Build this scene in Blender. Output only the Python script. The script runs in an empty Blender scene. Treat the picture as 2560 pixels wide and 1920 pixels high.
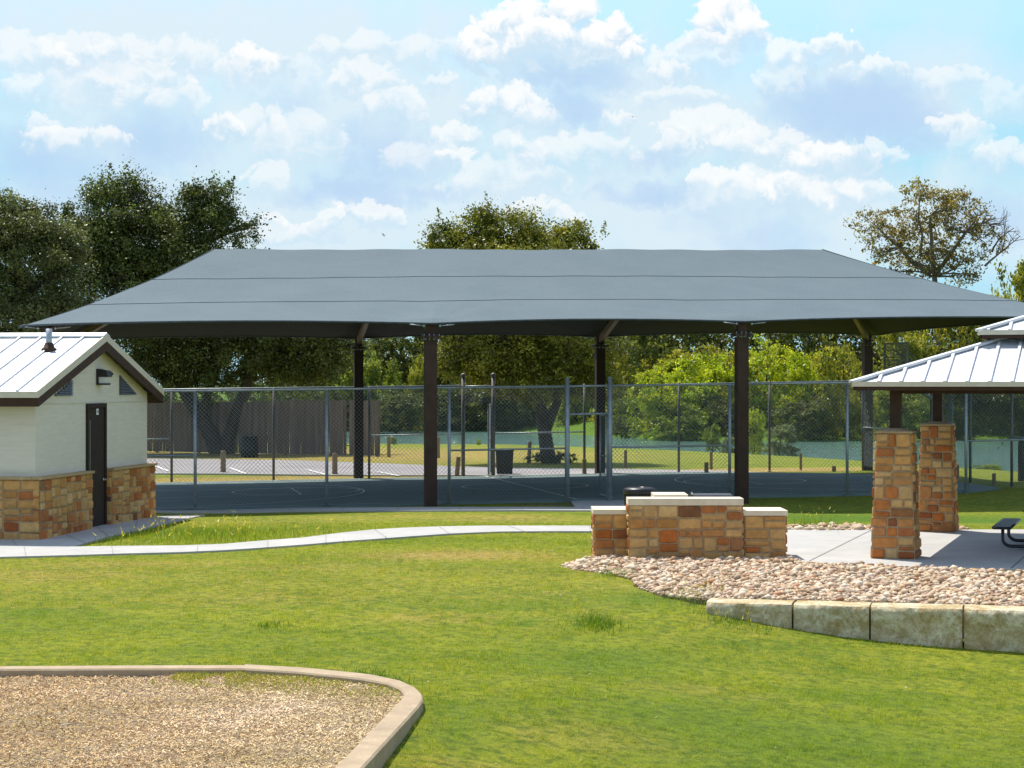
import bpy, math, random
import numpy as np
R = math.radians
sc = bpy.context.scene
col = sc.collection

# ---------------------------------------------------------------- camera
CAMZ, F = 3.05, 5000.0
cam_d = bpy.data.cameras.new('camera'); cam = bpy.data.objects.new('camera', cam_d); col.objects.link(cam)
cam.location = (0, 0, CAMZ); cam.rotation_euler = (R(90), 0, 0)
cam_d.sensor_width = 36; cam_d.lens = 36 * F / 2560; cam_d.clip_end = 4000; cam_d.clip_start = 0.1
sc.camera = cam

# ---------------------------------------------------------------- world, sun, exposure
SUNV = (-0.30, 0.43, 1.0)                    # towards the sun
EL = math.atan2(1.0, math.hypot(SUNV[0], SUNV[1])); ROT = math.atan2(SUNV[0], SUNV[1])
sc.view_settings.view_transform = 'Standard'; sc.view_settings.look = 'None'
sc.view_settings.exposure = 0.62; sc.view_settings.gamma = 1
sun_d = bpy.data.lights.new('sun', 'SUN'); sun_d.energy = 4.1; sun_d.angle = R(0.53); sun_d.color = (1.0, 0.94, 0.84)
sun = bpy.data.objects.new('sun', sun_d); col.objects.link(sun)
sun.location = (-30, 45, 100); sun.rotation_euler = (R(90) - EL, 0, -ROT + R(180))

def world():
    w = bpy.data.worlds.new('World'); sc.world = w; w.use_nodes = True
    w.cycles.sampling_method = 'MANUAL'; w.cycles.sample_map_resolution = 512
    nt = w.node_tree; N = nt.nodes; L = nt.links; N.clear()
    out = N.new('ShaderNodeOutputWorld'); bg = N.new('ShaderNodeBackground'); L.new(bg.outputs[0], out.inputs[0])
    bg.inputs[1].default_value = 0.145
    sky = N.new('ShaderNodeTexSky'); sky.sky_type = 'NISHITA'; sky.sun_disc = False
    sky.sun_elevation = EL; sky.sun_rotation = ROT; sky.air_density = 1.0; sky.dust_density = 0.6; sky.ozone_density = 1.6
    def m(op, a, b=None, c=None, clamp=False):
        n = N.new('ShaderNodeMath'); n.operation = op; n.use_clamp = clamp
        for i, x in enumerate((a, b, c)):
            if x is None: continue
            if isinstance(x, (int, float)): n.inputs[i].default_value = x
            else: L.new(x, n.inputs[i])
        return n.outputs[0]
    def vm(op, a, b):
        n = N.new('ShaderNodeVectorMath'); n.operation = op
        for i, x in enumerate((a, b)):
            if isinstance(x, tuple): n.inputs[i].default_value = x
            else: L.new(x, n.inputs[i])
        return n.outputs[1] if op == 'DOT_PRODUCT' else n.outputs[0]
    tc = N.new('ShaderNodeTexCoord'); sep = N.new('ShaderNodeSeparateXYZ'); L.new(tc.outputs['Generated'], sep.inputs[0])
    az = m('ARCTAN2', sep.outputs[0], sep.outputs[1]); el = m('ARCSINE', sep.outputs[2])
    cmb = N.new('ShaderNodeCombineXYZ'); L.new(az, cmb.inputs[0]); L.new(el, cmb.inputs[1])
    P0 = cmb.outputs[0]
    def noise(vec, scale, detail=6, rough=0.55, dist=0.0, color=False):
        n = N.new('ShaderNodeTexNoise'); n.inputs['Scale'].default_value = scale; n.inputs['Detail'].default_value = detail
        n.inputs['Roughness'].default_value = rough; n.inputs['Distortion'].default_value = dist
        L.new(vec, n.inputs['Vector']); return n.outputs['Color' if color else 'Fac']
    # domain warp for billowy edges
    wn = noise(P0, 38.0, 5, 0.6, 0.3, True)
    wv = vm('MULTIPLY', vm('SUBTRACT', wn, (0.5, 0.5, 0.5)), (0.036, 0.026, 0.0))
    wn2 = noise(P0, 150.0, 4, 0.6, 0.0, True)
    wv2 = vm('MULTIPLY', vm('SUBTRACT', wn2, (0.5, 0.5, 0.5)), (0.011, 0.010, 0.0))
    P = vm('ADD', vm('ADD', P0, wv), wv2)
    fb = noise(P0, 75.0, 9, 0.62, 0.5)
    fl = noise(P0, 22.0, 5, 0.5, 0.6)
    def blobs(lst, k):
        acc = None
        for (x, y, rx, ry, s) in lst:
            x *= 1.1573; y *= 1.1573; rx *= 1.1573; ry *= 1.1573
            a = math.atan((x - 1280) / F); e = math.atan((960 - y) / F * math.cos(a))
            d = vm('MULTIPLY', vm('SUBTRACT', P, (a, e, 0)), (F / rx, F / ry, 0))
            q = m('MULTIPLY', m('SUBTRACT', 1.0, m('MULTIPLY', vm('DOT_PRODUCT', d, d), k), None, True), s)
            acc = q if acc is None else m('MAXIMUM', acc, q)
        return acc
    shade = [(1230, 165, 170, 50, .9), (1240, 238, 90, 52, .75), (1850, 240, 230, 85, .95), (1990, 290, 100, 40, .7), (330, 310, 170, 85, .7), (90, 345, 170, 95, .7),
             (830, 345, 140, 100, .7), (760, 412, 160, 45, .8), (920, 410, 120, 32, .6), (1400, 412, 130, 42, .75), (1650, 520, 180, 60, .5), (200, 420, 240, 70, .6),
             (1420, 335, 120, 28, .6), (2150, 470, 130, 70, .6), (620, 240, 80, 90, .35), (180, 160, 80, 60, .3), (1560, 470, 200, 50, .4)]
    veil = [(450, 90, 700, 140, .8), (1900, 190, 420, 110, .55), (1100, 480, 1500, 160, .8), (700, 260, 850, 220, .6), (1500, 260, 560, 200, .6)]
    # puffs: middle, half-size (picture pixels), strength; each is bright and crisp above and melts away below
    puffs = [(250, 210, 160, 100, .35), (175, 112, 95, 55, .40), (40, 200, 85, 65, .50), (290, 195, 115, 70, .50), (380, 235, 65, 55, .40), (100, 275, 60, 45, .50), (160, 305, 125, 45, .62),
             (600, 190, 95, 110, .30), (565, 145, 80, 50, .72), (505, 165, 40, 40, .40), (560, 285, 85, 70, .45), (487, 288, 42, 34, .62), (640, 320, 115, 80, .40), (580, 390, 60, 60, .45),
             (790, 190, 90, 55, .50), (845, 245, 85, 60, .52), (950, 185, 50, 25, .4), (900, 345, 105, 55, .45), (965, 300, 70, 45, .55), (985, 340, 50, 30, .6), (810, 465, 95, 34, .55), (620, 508, 140, 34, .5), (700, 490, 45, 34, .5), (600, 480, 40, 30, .4),
             (1100, 405, 160, 75, .42), (1250, 335, 160, 65, .45), (1120, 330, 70, 50, .4), (1080, 232, 95, 60, .72), (1150, 255, 60, 45, .55), (1330, 262, 60, 42, .5),
             (1200, 125, 205, 85, .85), (1052, 112, 75, 62, .95), (1128, 62, 75, 72, 1.0), (1225, 48, 75, 75, 1.0), (1180, 100, 100, 65, 1.0), (1318, 88, 92, 60, 1.0), (1370, 110, 40, 36, .8),
             (1500, 140, 110, 60, .5), (1445, 165, 55, 40, .55), (1560, 58, 78, 72, .95), (1605, 92, 62, 50, .75), (1510, 95, 40, 40, .6),
             (1720, 420, 90, 50, .6), (1860, 430, 80, 40, .5), (1560, 400, 90, 40, .5), (1180, 470, 120, 40, .5), (330, 130, 200, 60, .45), (60, 120, 120, 50, .45), (860, 120, 200, 50, .4), (2060, 180, 90, 40, .4), (1480, 215, 110, 40, .4), (1530, 292, 110, 65, .55), (1470, 320, 60, 40, .45), (1600, 315, 85, 50, .5), (1700, 190, 55, 60, .4), (1715, 130, 65, 55, .6), (1800, 115, 62, 52, .7), (1885, 165, 85, 40, .58),
             (1620, 430, 170, 75, .42), (1690, 330, 75, 60, .55), (1800, 365, 120, 65, .75), (1880, 345, 85, 50, .5), (1770, 440, 110, 60, .45), (2060, 268, 65, 46, .6), (2095, 320, 45, 80, .3), (2170, 350, 70, 50, .5), (2185, 225, 70, 60, .3)]
    K = 1.0 / (0.145 * 2 ** sc.view_settings.exposure)
    def lin(*c): return tuple(((x / 255 + .055) / 1.055) ** 2.4 * K for x in c)
    sb = blobs(shade, 0.8); vb = blobs(veil, 0.8)
    def ramp(x, lo, hi):
        n = N.new('ShaderNodeMapRange'); n.interpolation_type = 'SMOOTHSTEP'; n.clamp = True
        L.new(x, n.inputs[0]); n.inputs[1].default_value = lo; n.inputs[2].default_value = hi; return n.outputs[0]
    fbc = m('SUBTRACT', fb, 0.5)
    vmask = m('MULTIPLY', ramp(m('ADD', vb, m('MULTIPLY', m('SUBTRACT', fl, 0.5), 1.3)), -0.28, 0.8), 0.92)
    smask = m('MULTIPLY', ramp(m('ADD', sb, m('MULTIPLY', fbc, 0.45)), 0.0, 0.95), 0.9)
    smask = m('MULTIPLY', smask, ramp(sb, 0.0, 0.3))
    # clouds elsewhere round the sky, so other views and reflections see some too
    g = noise(tc.outputs['Generated'], 3.2, 8, 0.58, 0.4)
    front = ramp(m('ABSOLUTE', az), 0.27, 0.5)
    high = ramp(el, 0.22, 0.36)
    gm = m('MULTIPLY', ramp(g, 0.5, 0.66), m('MAXIMUM', front, high))
    def mix(fac, a, b):
        n = N.new('ShaderNodeMix'); n.data_type = 'RGBA'
        if isinstance(fac, (int, float)): n.inputs[0].default_value = fac
        else: L.new(fac, n.inputs[0])
        for i, x in ((6, a), (7, b)):
            if isinstance(x, tuple): n.inputs[i].default_value = x + (1,)
            else: L.new(x, n.inputs[i])
        return n.outputs[2]
    base = mix(ramp(el, 0.30, 0.10), sky.outputs[0], lin(176, 229, 250))
    c = mix(vmask, base, lin(224, 240, 249))
    c = mix(smask, c, lin(186, 215, 246))
    white, dim = lin(257, 257, 256), lin(200, 227, 246)
    PP, FB = P, fbc
    for i_, (x, y, rx, ry, s_) in enumerate(puffs):
        if i_ % 8 == 0:      # evaluate the puffs in groups, one after the other
            n = N.new('ShaderNodeVectorMath'); n.operation = 'MULTIPLY_ADD'; L.new(c, n.inputs[0]); n.inputs[1].default_value = (1e-9, 1e-9, 1e-9); L.new(P, n.inputs[2]); PP = n.outputs[0]
        x *= 1.1573; y *= 1.1573; rx *= 1.1573; ry *= 1.1573
        a = math.atan((x - 1280) / F); e = math.atan((960 - y) / F * math.cos(a))
        d = vm('MULTIPLY', vm('SUBTRACT', PP, (a, e, 0)), (F / rx, F / ry, 0))
        D = m('MULTIPLY_ADD', fbc, 2.0, m('SUBTRACT', 1.0, vm('DOT_PRODUCT', d, d)))
        t = vm('DOT_PRODUCT', d, (0, 1, 0))
        tn = m('MULTIPLY_ADD', fbc, 2.2, t)
        mask = m('MULTIPLY', m('MULTIPLY', ramp(D, 0.05, 0.42), ramp(tn, -0.9, 0.05)), min(1.0, s_ * 1.15))
        c = mix(mask, c, mix(ramp(tn, -0.35, 0.55), dim, white))
    c = mix(m('MULTIPLY', gm, 0.8), c, lin(250, 252, 254))
    L.new(c, bg.inputs[0])
world()

# ---------------------------------------------------------------- helpers
def at(px, py, z=0.0):
    """the point at height z that the photograph shows at (px, py)"""
    d = F * (CAMZ - z) / (py - 960.0)
    return ((px - 1280) / F * d, d, z)
def pd(px, d):
    return (px - 1280) / F * d
def pz(py, d):
    return CAMZ + (960 - py) * d / F

MATS = {}
class NT:
    def __init__(s, name):
        s.m = bpy.data.materials.new(name); s.m.use_nodes = True; s.t = s.m.node_tree; s.N = s.t.nodes; s.L = s.t.links
        s.b = s.N['Principled BSDF']; MATS[name] = s.m
    def lk(s, a, inp):
        if isinstance(a, (int, float)): inp.default_value = a
        elif isinstance(a, tuple): inp.default_value = a if len(a) == len(inp.default_value) else a + (1,)
        else: s.L.new(a, inp)
    def pos(s): return s.N.new('ShaderNodeNewGeometry').outputs['Position']
    def obj(s): return s.N.new('ShaderNodeTexCoord').outputs['Object']
    def noise(s, vec, scale, detail=5, rough=0.55, dist=0, out='Fac'):
        n = s.N.new('ShaderNodeTexNoise'); s.lk(vec, n.inputs['Vector']); n.inputs['Scale'].default_value = scale
        n.inputs['Detail'].default_value = detail; n.inputs['Roughness'].default_value = rough; n.inputs['Distortion'].default_value = dist
        return n.outputs[out]
    def scale(s, vec, v):
        n = s.N.new('ShaderNodeVectorMath'); n.operation = 'MULTIPLY'; s.lk(vec, n.inputs[0]); n.inputs[1].default_value = v; return n.outputs[0]
    def ramp(s, x, lo, hi, a=0.0, b=1.0):
        n = s.N.new('ShaderNodeMapRange'); n.clamp = True; s.lk(x, n.inputs[0])
        for i, q in enumerate((lo, hi, a, b)): n.inputs[i + 1].default_value = q
        return n.outputs[0]
    def math(s, op, a, b=0.0):
        n = s.N.new('ShaderNodeMath'); n.operation = op; s.lk(a, n.inputs[0]); s.lk(b, n.inputs[1]); return n.outputs[0]
    def mix(s, fac, a, b, mode='MIX'):
        n = s.N.new('ShaderNodeMix'); n.data_type = 'RGBA'; n.blend_type = mode; s.lk(fac, n.inputs[0]); s.lk(a, n.inputs[6]); s.lk(b, n.inputs[7]); return n.outputs[2]
    def attr(s, name, out='Color'):
        n = s.N.new('ShaderNodeAttribute'); n.attribute_name = name; return n.outputs[out]
    def bump(s, h, strength=0.3, dist=0.02):
        n = s.N.new('ShaderNodeBump'); n.inputs['Strength'].default_value = strength; n.inputs['Distance'].default_value = dist
        s.lk(h, n.inputs['Height']); s.L.new(n.outputs[0], s.b.inputs['Normal'])
    def out(s, c, rough=0.8, metal=0.0, spec=0.5):
        s.lk(c, s.b.inputs['Base Color']); s.lk(rough, s.b.inputs['Roughness']); s.lk(metal, s.b.inputs['Metallic']); s.b.inputs['Specular IOR Level'].default_value = spec
        return s.m

def simple(name, c, rough=0.7, metal=0.0, var=0.25, scale=6.0, spec=0.4, bump=0.0):
    n = NT(name); p = n.pos(); f = n.noise(p, scale, 6, 0.6)
    d = tuple(x * (1 - var) for x in c); e = tuple(min(1, x * (1 + var)) for x in c)
    n.out(n.mix(n.ramp(f, 0.3, 0.7), d, e), rough, metal, spec)
    if bump: n.bump(n.noise(p, scale * 8, 4), bump, 0.01)
    return n.m

class MB:
    """collects shapes (world coordinates) and links them as one mesh object"""
    def __init__(s): s.v = []; s.f = []; s.c = []; s.sm = []
    def add(s, vs, fs, c=None, smooth=False):
        o = len(s.v); s.v += [tuple(p) for p in vs]
        for f in fs: s.f.append(tuple(i + o for i in f)); s.c.append(c); s.sm.append(smooth)
        return s
    def box(s, c, size, rot=0.0, tilt=0.0, c_=None):
        hx, hy, hz = (x / 2 for x in size); cs, sn = math.cos(rot), math.sin(rot); vs = []
        for dz in (-hz, hz):
            for dx, dy in ((-hx, -hy), (hx, -hy), (hx, hy), (-hx, hy)):
                vs.append((c[0] + dx * cs - dy * sn, c[1] + dx * sn + dy * cs, c[2] + dz))
        return s.add(vs, [(3, 2, 1, 0), (4, 5, 6, 7), (0, 1, 5, 4), (1, 2, 6, 5), (2, 3, 7, 6), (3, 0, 4, 7)], c_)
    def beam(s, a, b, w, h, c_=None, up=(0, 0, 1)):
        a = np.array(a, float); b = np.array(b, float); d = b - a; d /= np.linalg.norm(d)
        x = np.cross(d, up); n = np.linalg.norm(x)
        x = x / n if n > 1e-4 else np.array((1.0, 0, 0)); y = np.cross(x, d)
        vs = []
        for p in (a, b):
            for i, j in ((-1, -1), (1, -1), (1, 1), (-1, 1)): vs.append(p + x * i * w / 2 + y * j * h / 2)
        return s.add(vs, [(3, 2, 1, 0), (4, 5, 6, 7), (0, 1, 5, 4), (1, 2, 6, 5), (2, 3, 7, 6), (3, 0, 4, 7)], c_)
    def tube(s, pts, rad, n=8, c_=None, cap=True, smooth=True):
        pts = [np.array(p, float) for p in pts]
        if isinstance(rad, (int, float)): rad = [rad] * len(pts)
        vs = []; fs = []; ref = None
        for i, p in enumerate(pts):
            d = pts[min(i + 1, len(pts) - 1)] - pts[max(i - 1, 0)]; d /= max(1e-9, np.linalg.norm(d))
            if ref is None: ref = np.array((1.0, 0, 0)) if abs(d[0]) < 0.9 else np.array((0, 1.0, 0))
            x = ref - d * np.dot(ref, d); x /= np.linalg.norm(x); ref = x; y = np.cross(d, x)
            for k in range(n):
                a = 2 * math.pi * k / n; vs.append(p + (x * math.cos(a) + y * math.sin(a)) * rad[i])
        for i in range(len(pts) - 1):
            for k in range(n):
                fs.append((i * n + k, i * n + (k + 1) % n, (i + 1) * n + (k + 1) % n, (i + 1) * n + k))
        s.add(vs, fs, c_, smooth)
        if cap:
            o = len(s.v) - len(vs)
            s.f.append(tuple(o + k for k in reversed(range(n)))); s.c.append(c_); s.sm.append(False)
            s.f.append(tuple(o + (len(pts) - 1) * n + k for k in range(n))); s.c.append(c_); s.sm.append(False)
        return s
    def lathe(s, prof, c, n=20, c_=None, smooth=True):
        vs = []; fs = []
        for (r, z) in prof:
            for k in range(n): vs.append((c[0] + r * math.cos(2 * math.pi * k / n), c[1] + r * math.sin(2 * math.pi * k / n), c[2] + z))
        for i in range(len(prof) - 1):
            for k in range(n): fs.append((i * n + k, i * n + (k + 1) % n, (i + 1) * n + (k + 1) % n, (i + 1) * n + k))
        fs.append(tuple(reversed(range(n)))); fs.append(tuple((len(prof) - 1) * n + k for k in range(n)))
        return s.add(vs, fs, c_, smooth)
    def prism(s, poly, z0, z1, c_=None):
        n = len(poly); g = lambda z, p: z(p) if callable(z) else z
        area = sum(poly[i][0] * poly[(i + 1) % n][1] - poly[(i + 1) % n][0] * poly[i][1] for i in range(n))
        if area < 0: poly = poly[::-1]
        vs = [(p[0], p[1], g(z0, p)) for p in poly] + [(p[0], p[1], g(z1, p)) for p in poly]
        fs = [tuple(reversed(range(n))), tuple(range(n, 2 * n))] + [(i, (i + 1) % n, n + (i + 1) % n, n + i) for i in range(n)]
        return s.add(vs, fs, c_)
    def extr(s, poly3, vec, c_=None):
        """3-D polygon extruded along vec"""
        n = len(poly3); vec = np.array(vec, float); a = [np.array(p, float) for p in poly3]
        nrm = sum((np.cross(a[i] - a[0], a[(i + 1) % n] - a[0]) for i in range(1, n)), np.zeros(3))
        if np.dot(nrm, vec) < 0: a = a[::-1]
        vs = a + [p + vec for p in a]
        return s.add(vs, [tuple(reversed(range(n))), tuple(range(n, 2 * n))] + [(i, (i + 1) % n, n + (i + 1) % n, n + i) for i in range(n)], c_)
    def ball(s, c, r, n=10, m=7, sq=(1, 1, 1), c_=None):
        vs = [(c[0], c[1], c[2] - r * sq[2])]; fs = []
        for i in range(1, m):
            t = -math.pi / 2 + math.pi * i / m
            for k in range(n):
                a = 2 * math.pi * k / n; vs.append((c[0] + r * sq[0] * math.cos(t) * math.cos(a), c[1] + r * sq[1] * math.cos(t) * math.sin(a), c[2] + r * sq[2] * math.sin(t)))
        vs.append((c[0], c[1], c[2] + r * sq[2])); top = len(vs) - 1
        for k in range(n):
            fs.append((0, 1 + (k + 1) % n, 1 + k)); fs.append((top, 1 + (m - 2) * n + k, 1 + (m - 2) * n + (k + 1) % n))
        for i in range(m - 2):
            for k in range(n): fs.append((1 + i * n + k, 1 + i * n + (k + 1) % n, 1 + (i + 1) * n + (k + 1) % n, 1 + (i + 1) * n + k))
        return s.add(vs, fs, c_, True)
    def build(s, name, mat, parent=None, origin=None):
        o0 = origin if origin is not None else (root_of(parent).location if parent else (0, 0, 0))
        me = bpy.data.meshes.new(name)
        me.from_pydata([(p[0] - o0[0], p[1] - o0[1], p[2] - o0[2]) for p in s.v], [], s.f)
        if any(s.sm): me.polygons.foreach_set('use_smooth', s.sm)
        if any(c is not None for c in s.c):
            at_ = me.color_attributes.new('col', 'FLOAT_COLOR', 'CORNER'); buf = []
            for f, c in zip(s.f, s.c): buf += list((c or (.5, .5, .5)) + (1.0,)) * len(f)
            at_.data.foreach_set('color', buf)
        return link(name, me, mat, parent, origin)
def root_of(o):
    while o.parent: o = o.parent
    return o
def link(name, me, mat, parent=None, origin=None):
    me.materials.append(mat if not isinstance(mat, str) else MATS[mat])
    o = bpy.data.objects.new(name, me); col.objects.link(o)
    if parent: o.parent = parent
    elif origin is not None: o.location = origin
    return o
def tag(o, label, cat, group=None, kind=None):
    if label: o['label'] = label
    if cat: o['category'] = cat
    if group: o['group'] = group
    if kind: o['kind'] = kind
    return o
def thing(name, label, cat, loc, group=None):
    o = bpy.data.objects.new(name, None); col.objects.link(o); o.location = loc; o.empty_display_size = 0.2
    return tag(o, label, cat, group)
def struct(o): o['kind'] = 'structure'; return o
def dup(root, loc, rotz=0.0, scale=None, label=None, group=None):
    def rec(o, par):
        c = o.copy(); col.objects.link(c); c.parent = par
        for ch in o.children: rec(ch, c)
        return c
    r = rec(root, None); r.location = loc; r.rotation_euler = (0, 0, rotz)
    if scale: r.scale = scale
    if label: r['label'] = label
    if group: r['group'] = group
    return r
def npmesh(name, V, Fc, mat, parent=None, C=None, origin=None, smooth=False):
    """V (n,3), Fc (m,k) index array, C per-vertex colour"""
    me = bpy.data.meshes.new(name); n, k = Fc.shape
    me.vertices.add(len(V)); me.vertices.foreach_set('co', np.ascontiguousarray(V, np.float32).ravel())
    me.loops.add(n * k); me.loops.foreach_set('vertex_index', np.ascontiguousarray(Fc, np.int32).ravel())
    me.polygons.add(n); me.polygons.foreach_set('loop_start', np.arange(0, n * k, k, dtype=np.int32))
    if smooth: me.polygons.foreach_set('use_smooth', np.ones(n, bool))
    if C is not None:
        a = me.color_attributes.new('col', 'FLOAT_COLOR', 'POINT'); a.data.foreach_set('color', np.c_[C, np.ones(len(C))].astype(np.float32).ravel())
    me.update(calc_edges=True)
    return link(name, me, mat, parent, origin)
def inpoly(x, y, poly):
    ins = np.zeros(len(x), bool); n = len(poly)
    for i in range(n):
        x1, y1 = poly[i][:2]; x2, y2 = poly[(i + 1) % n][:2]
        if y1 == y2: continue
        ins ^= ((y1 > y) != (y2 > y)) & (x < (x2 - x1) * (y - y1) / (y2 - y1) + x1)
    return ins

# ---------------------------------------------------------------- materials
def mk_materials():
    n = NT('ground'); p = n.pos(); w = n.attr('col')
    f1 = n.noise(n.scale(p, (.6, 1, 1)), 0.5, 7, 0.68, 0.5); f2 = n.noise(p, 2.6, 6, 0.7); f3 = n.noise(p, 30, 4, 0.7)
    sp = n.N.new('ShaderNodeSeparateColor'); n.L.new(w, sp.inputs[0])
    g = n.mix(n.ramp(f1, 0.36, 0.64), (0.12, 0.205, 0.010), (0.31, 0.34, 0.020))
    g = n.mix(n.ramp(f2, 0.35, 0.75, 0, 0.75), g, (0.41, 0.385, 0.030))
    dry = n.mix(n.ramp(f2, 0.3, 0.7), (0.46, 0.36, 0.07), (0.58, 0.35, 0.13))
    c = n.mix(n.ramp(n.math('ADD', sp.outputs[0], n.math('MULTIPLY', n.math('SUBTRACT', f2, 0.5), 0.9)), 0.12, 0.85), g, dry)
    lush = n.mix(n.ramp(f3, 0.3, 0.7), (0.075, 0.180, 0.010), (0.14, 0.25, 0.016))
    c = n.mix(n.ramp(n.math('ADD', sp.outputs[1], n.math('MULTIPLY', n.math('SUBTRACT', f2, 0.5), 0.8)), 0.15, 0.8), c, lush)
    dirt = n.mix(f2, (0.17, 0.115, 0.065), (0.34, 0.25, 0.16))
    c = n.mix(n.ramp(n.math('ADD', sp.outputs[2], n.math('MULTIPLY', n.math('SUBTRACT', f2, 0.5), 0.6)), 0.25, 0.7), c, dirt)
    c = n.mix(n.ramp(n.noise(p, 7.5, 5, 0.7, 0.5), 0.44, 0.62, 0.0, 0.75), c, (0.055, 0.110, 0.012))
    c = n.mix(n.ramp(f3, 0.3, 0.72, 0.0, 0.5), c, (0.085, 0.10, 0.016))
    n.out(c, 0.95, 0, 0.15); n.bump(n.noise(p, 22, 6, 0.75), 0.9, 0.05)
    # grass blades share the lawn's patches, plus a tone of their own
    n = NT('grass_blades'); p = n.pos(); w = n.attr('col')
    f1 = n.noise(n.scale(p, (.6, 1, 1)), 0.5, 7, 0.68, 0.5); f2 = n.noise(p, 2.6, 6, 0.7)
    sp = n.N.new('ShaderNodeSeparateColor'); n.L.new(w, sp.inputs[0])
    g = n.mix(n.ramp(f1, 0.36, 0.64), (0.155, 0.275, 0.012), (0.400, 0.450, 0.020))
    g = n.mix(n.ramp(f2, 0.35, 0.75, 0, 0.8), g, (0.52, 0.500, 0.030))
    g = n.mix(n.ramp(n.noise(p, 7.5, 5, 0.7, 0.5), 0.46, 0.64, 0.0, 0.75), g, (0.075, 0.185, 0.010)); g = n.mix(n.ramp(n.noise(p, 5.0, 5, 0.7, 0.8), 0.52, 0.68, 0.0, 0.75), g, (0.52, 0.44, 0.050))
    g = n.mix(sp.outputs[1], g, (0.64, 0.43, 0.13)); g = n.mix(n.math('MULTIPLY', sp.outputs[2], 0.7), g, (0.095, 0.245, 0.014))
    g = n.mix(1.0, g, n.mix(sp.outputs[0], (0.62, 0.62, 0.62), (1.25, 1.25, 1.2)), 'MULTIPLY')
    translucent(n, g, 0.42, 0.5)
    n = NT('leaf'); w = n.attr('col'); translucent(n, w, 0.45, 0.42, 0.35)
    n = NT('leaf_oak'); w = n.attr('col'); translucent(n, w, 0.25, 0.45, 0.35)
    n = NT('bark'); p = n.obj(); f = n.noise(n.scale(p, (5, 5, 1.2)), 2.2, 7, 0.7)
    n.out(n.mix(n.ramp(f, 0.3, 0.7), (0.030, 0.024, 0.019), (0.105, 0.085, 0.066)), 0.9, 0, 0.2); n.bump(f, 0.8, 0.05)
    n = NT('bark_pale'); p = n.obj(); f = n.noise(n.scale(p, (4, 4, 1.2)), 2.0, 7, 0.7)
    n.out(n.mix(n.ramp(f, 0.3, 0.7), (0.10, 0.08, 0.065), (0.24, 0.20, 0.165)), 0.9, 0, 0.2)
    # concrete
    n = NT('concrete'); p = n.pos(); f = n.noise(p, 1.1, 7, 0.65); f2 = n.noise(p, 45, 3, 0.6)
    c = n.mix(n.ramp(f, 0.3, 0.7), (0.37, 0.365, 0.345), (0.48, 0.47, 0.445)); c = n.mix(n.ramp(n.noise(p, 3.3, 8, 0.75, 0.6), 0.48, 0.75, 0, 0.5), c, (0.30, 0.285, 0.255)); c = n.mix(n.ramp(f2, 0.3, 0.7, 0, 0.25), c, (0.31, 0.305, 0.29))
    n.out(c, 0.85, 0, 0.3); n.bump(f2, 0.15, 0.01)
    n = NT('curb_concrete'); p = n.pos(); f = n.noise(p, 3.1, 7, 0.7); f2 = n.noise(p, 60, 3, 0.6)
    c = n.mix(n.ramp(f, 0.3, 0.7), (0.33, 0.25, 0.16), (0.49, 0.385, 0.255)); c = n.mix(n.ramp(f2, 0.35, 0.7, 0, 0.5), c, (0.25, 0.19, 0.125)); c = n.mix(n.ramp(n.noise(p, 6.5, 8, 0.75, 0.6), 0.5, 0.75, 0, 0.5), c, (0.24, 0.185, 0.125))
    n.out(c, 0.9, 0, 0.3); n.bump(f2, 0.25, 0.01)
    n = NT('court'); p = n.pos(); f = n.noise(p, 0.7, 7, 0.65); f2 = n.noise(p, 40, 3, 0.6)
    c = n.mix(n.ramp(f, 0.3, 0.7), (0.130, 0.190, 0.182), (0.178, 0.240, 0.228)); c = n.mix(n.ramp(f2, 0.3, 0.7, 0, 0.3), c, (0.105, 0.15, 0.145))
    n.out(c, 0.85, 0, 0.3)
    n = NT('asphalt'); p = n.pos(); f = n.noise(p, 0.35, 7, 0.65); f2 = n.noise(p, 25, 3, 0.6)
    c = n.mix(n.ramp(f, 0.3, 0.7), (0.25, 0.235, 0.235), (0.34, 0.32, 0.315)); c = n.mix(n.ramp(f2, 0.3, 0.7, 0, 0.3), c, (0.18, 0.17, 0.17))
    n.out(c, 0.9, 0, 0.3)
    simple('joint', (0.29, 0.28, 0.26), 0.9); simple('line_paint', (0.75, 0.75, 0.72), 0.7, 0, 0.12)
    n = NT('water'); p = n.pos(); f = n.noise(n.scale(p, (1, 0.55, 1)), 1.5, 6, 0.6, 0.6)
    n.out((0.088, 0.185, 0.140), 0.10, 0, 0.5); n.b.inputs['IOR'].default_value = 1.33; n.bump(f, 1.0, 0.5)
    # masonry takes its colour stone by stone from the mesh
    n = NT('stone'); p = n.pos(); w = n.attr('col'); f = n.noise(p, 9, 7, 0.7); f2 = n.noise(p, 60, 4, 0.7)
    c = n.mix(1.0, w, n.mix(n.ramp(f, 0.25, 0.75), (0.70, 0.68, 0.66), (1.25, 1.22, 1.18)), 'MULTIPLY')
    c = n.mix(n.ramp(n.noise(p, 4.5, 5, 0.6, 0.8), 0.56, 0.72, 0, 0.35), c, (0.42, 0.20, 0.08))
    n.out(c, 0.9, 0, 0.25); n.bump(n.math('ADD', f, n.math('MULTIPLY', f2, 0.4)), 0.7, 0.02)
    n = NT('limestone'); p = n.pos(); f = n.noise(p, 2.6, 8, 0.72, 0.9); f2 = n.noise(p, 14, 8, 0.75); f3 = n.noise(p, 1.1, 4, 0.6)
    c = n.mix(n.ramp(f, 0.42, 0.58), (0.50, 0.375, 0.17), (0.87, 0.765, 0.54)); c = n.mix(n.ramp(f2, 0.48, 0.62, 0, 0.85), c, (0.44, 0.28, 0.115))
    c = n.mix(n.ramp(f3, 0.45, 0.7, 0, 0.5), c, (0.88, 0.79, 0.58))
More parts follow.
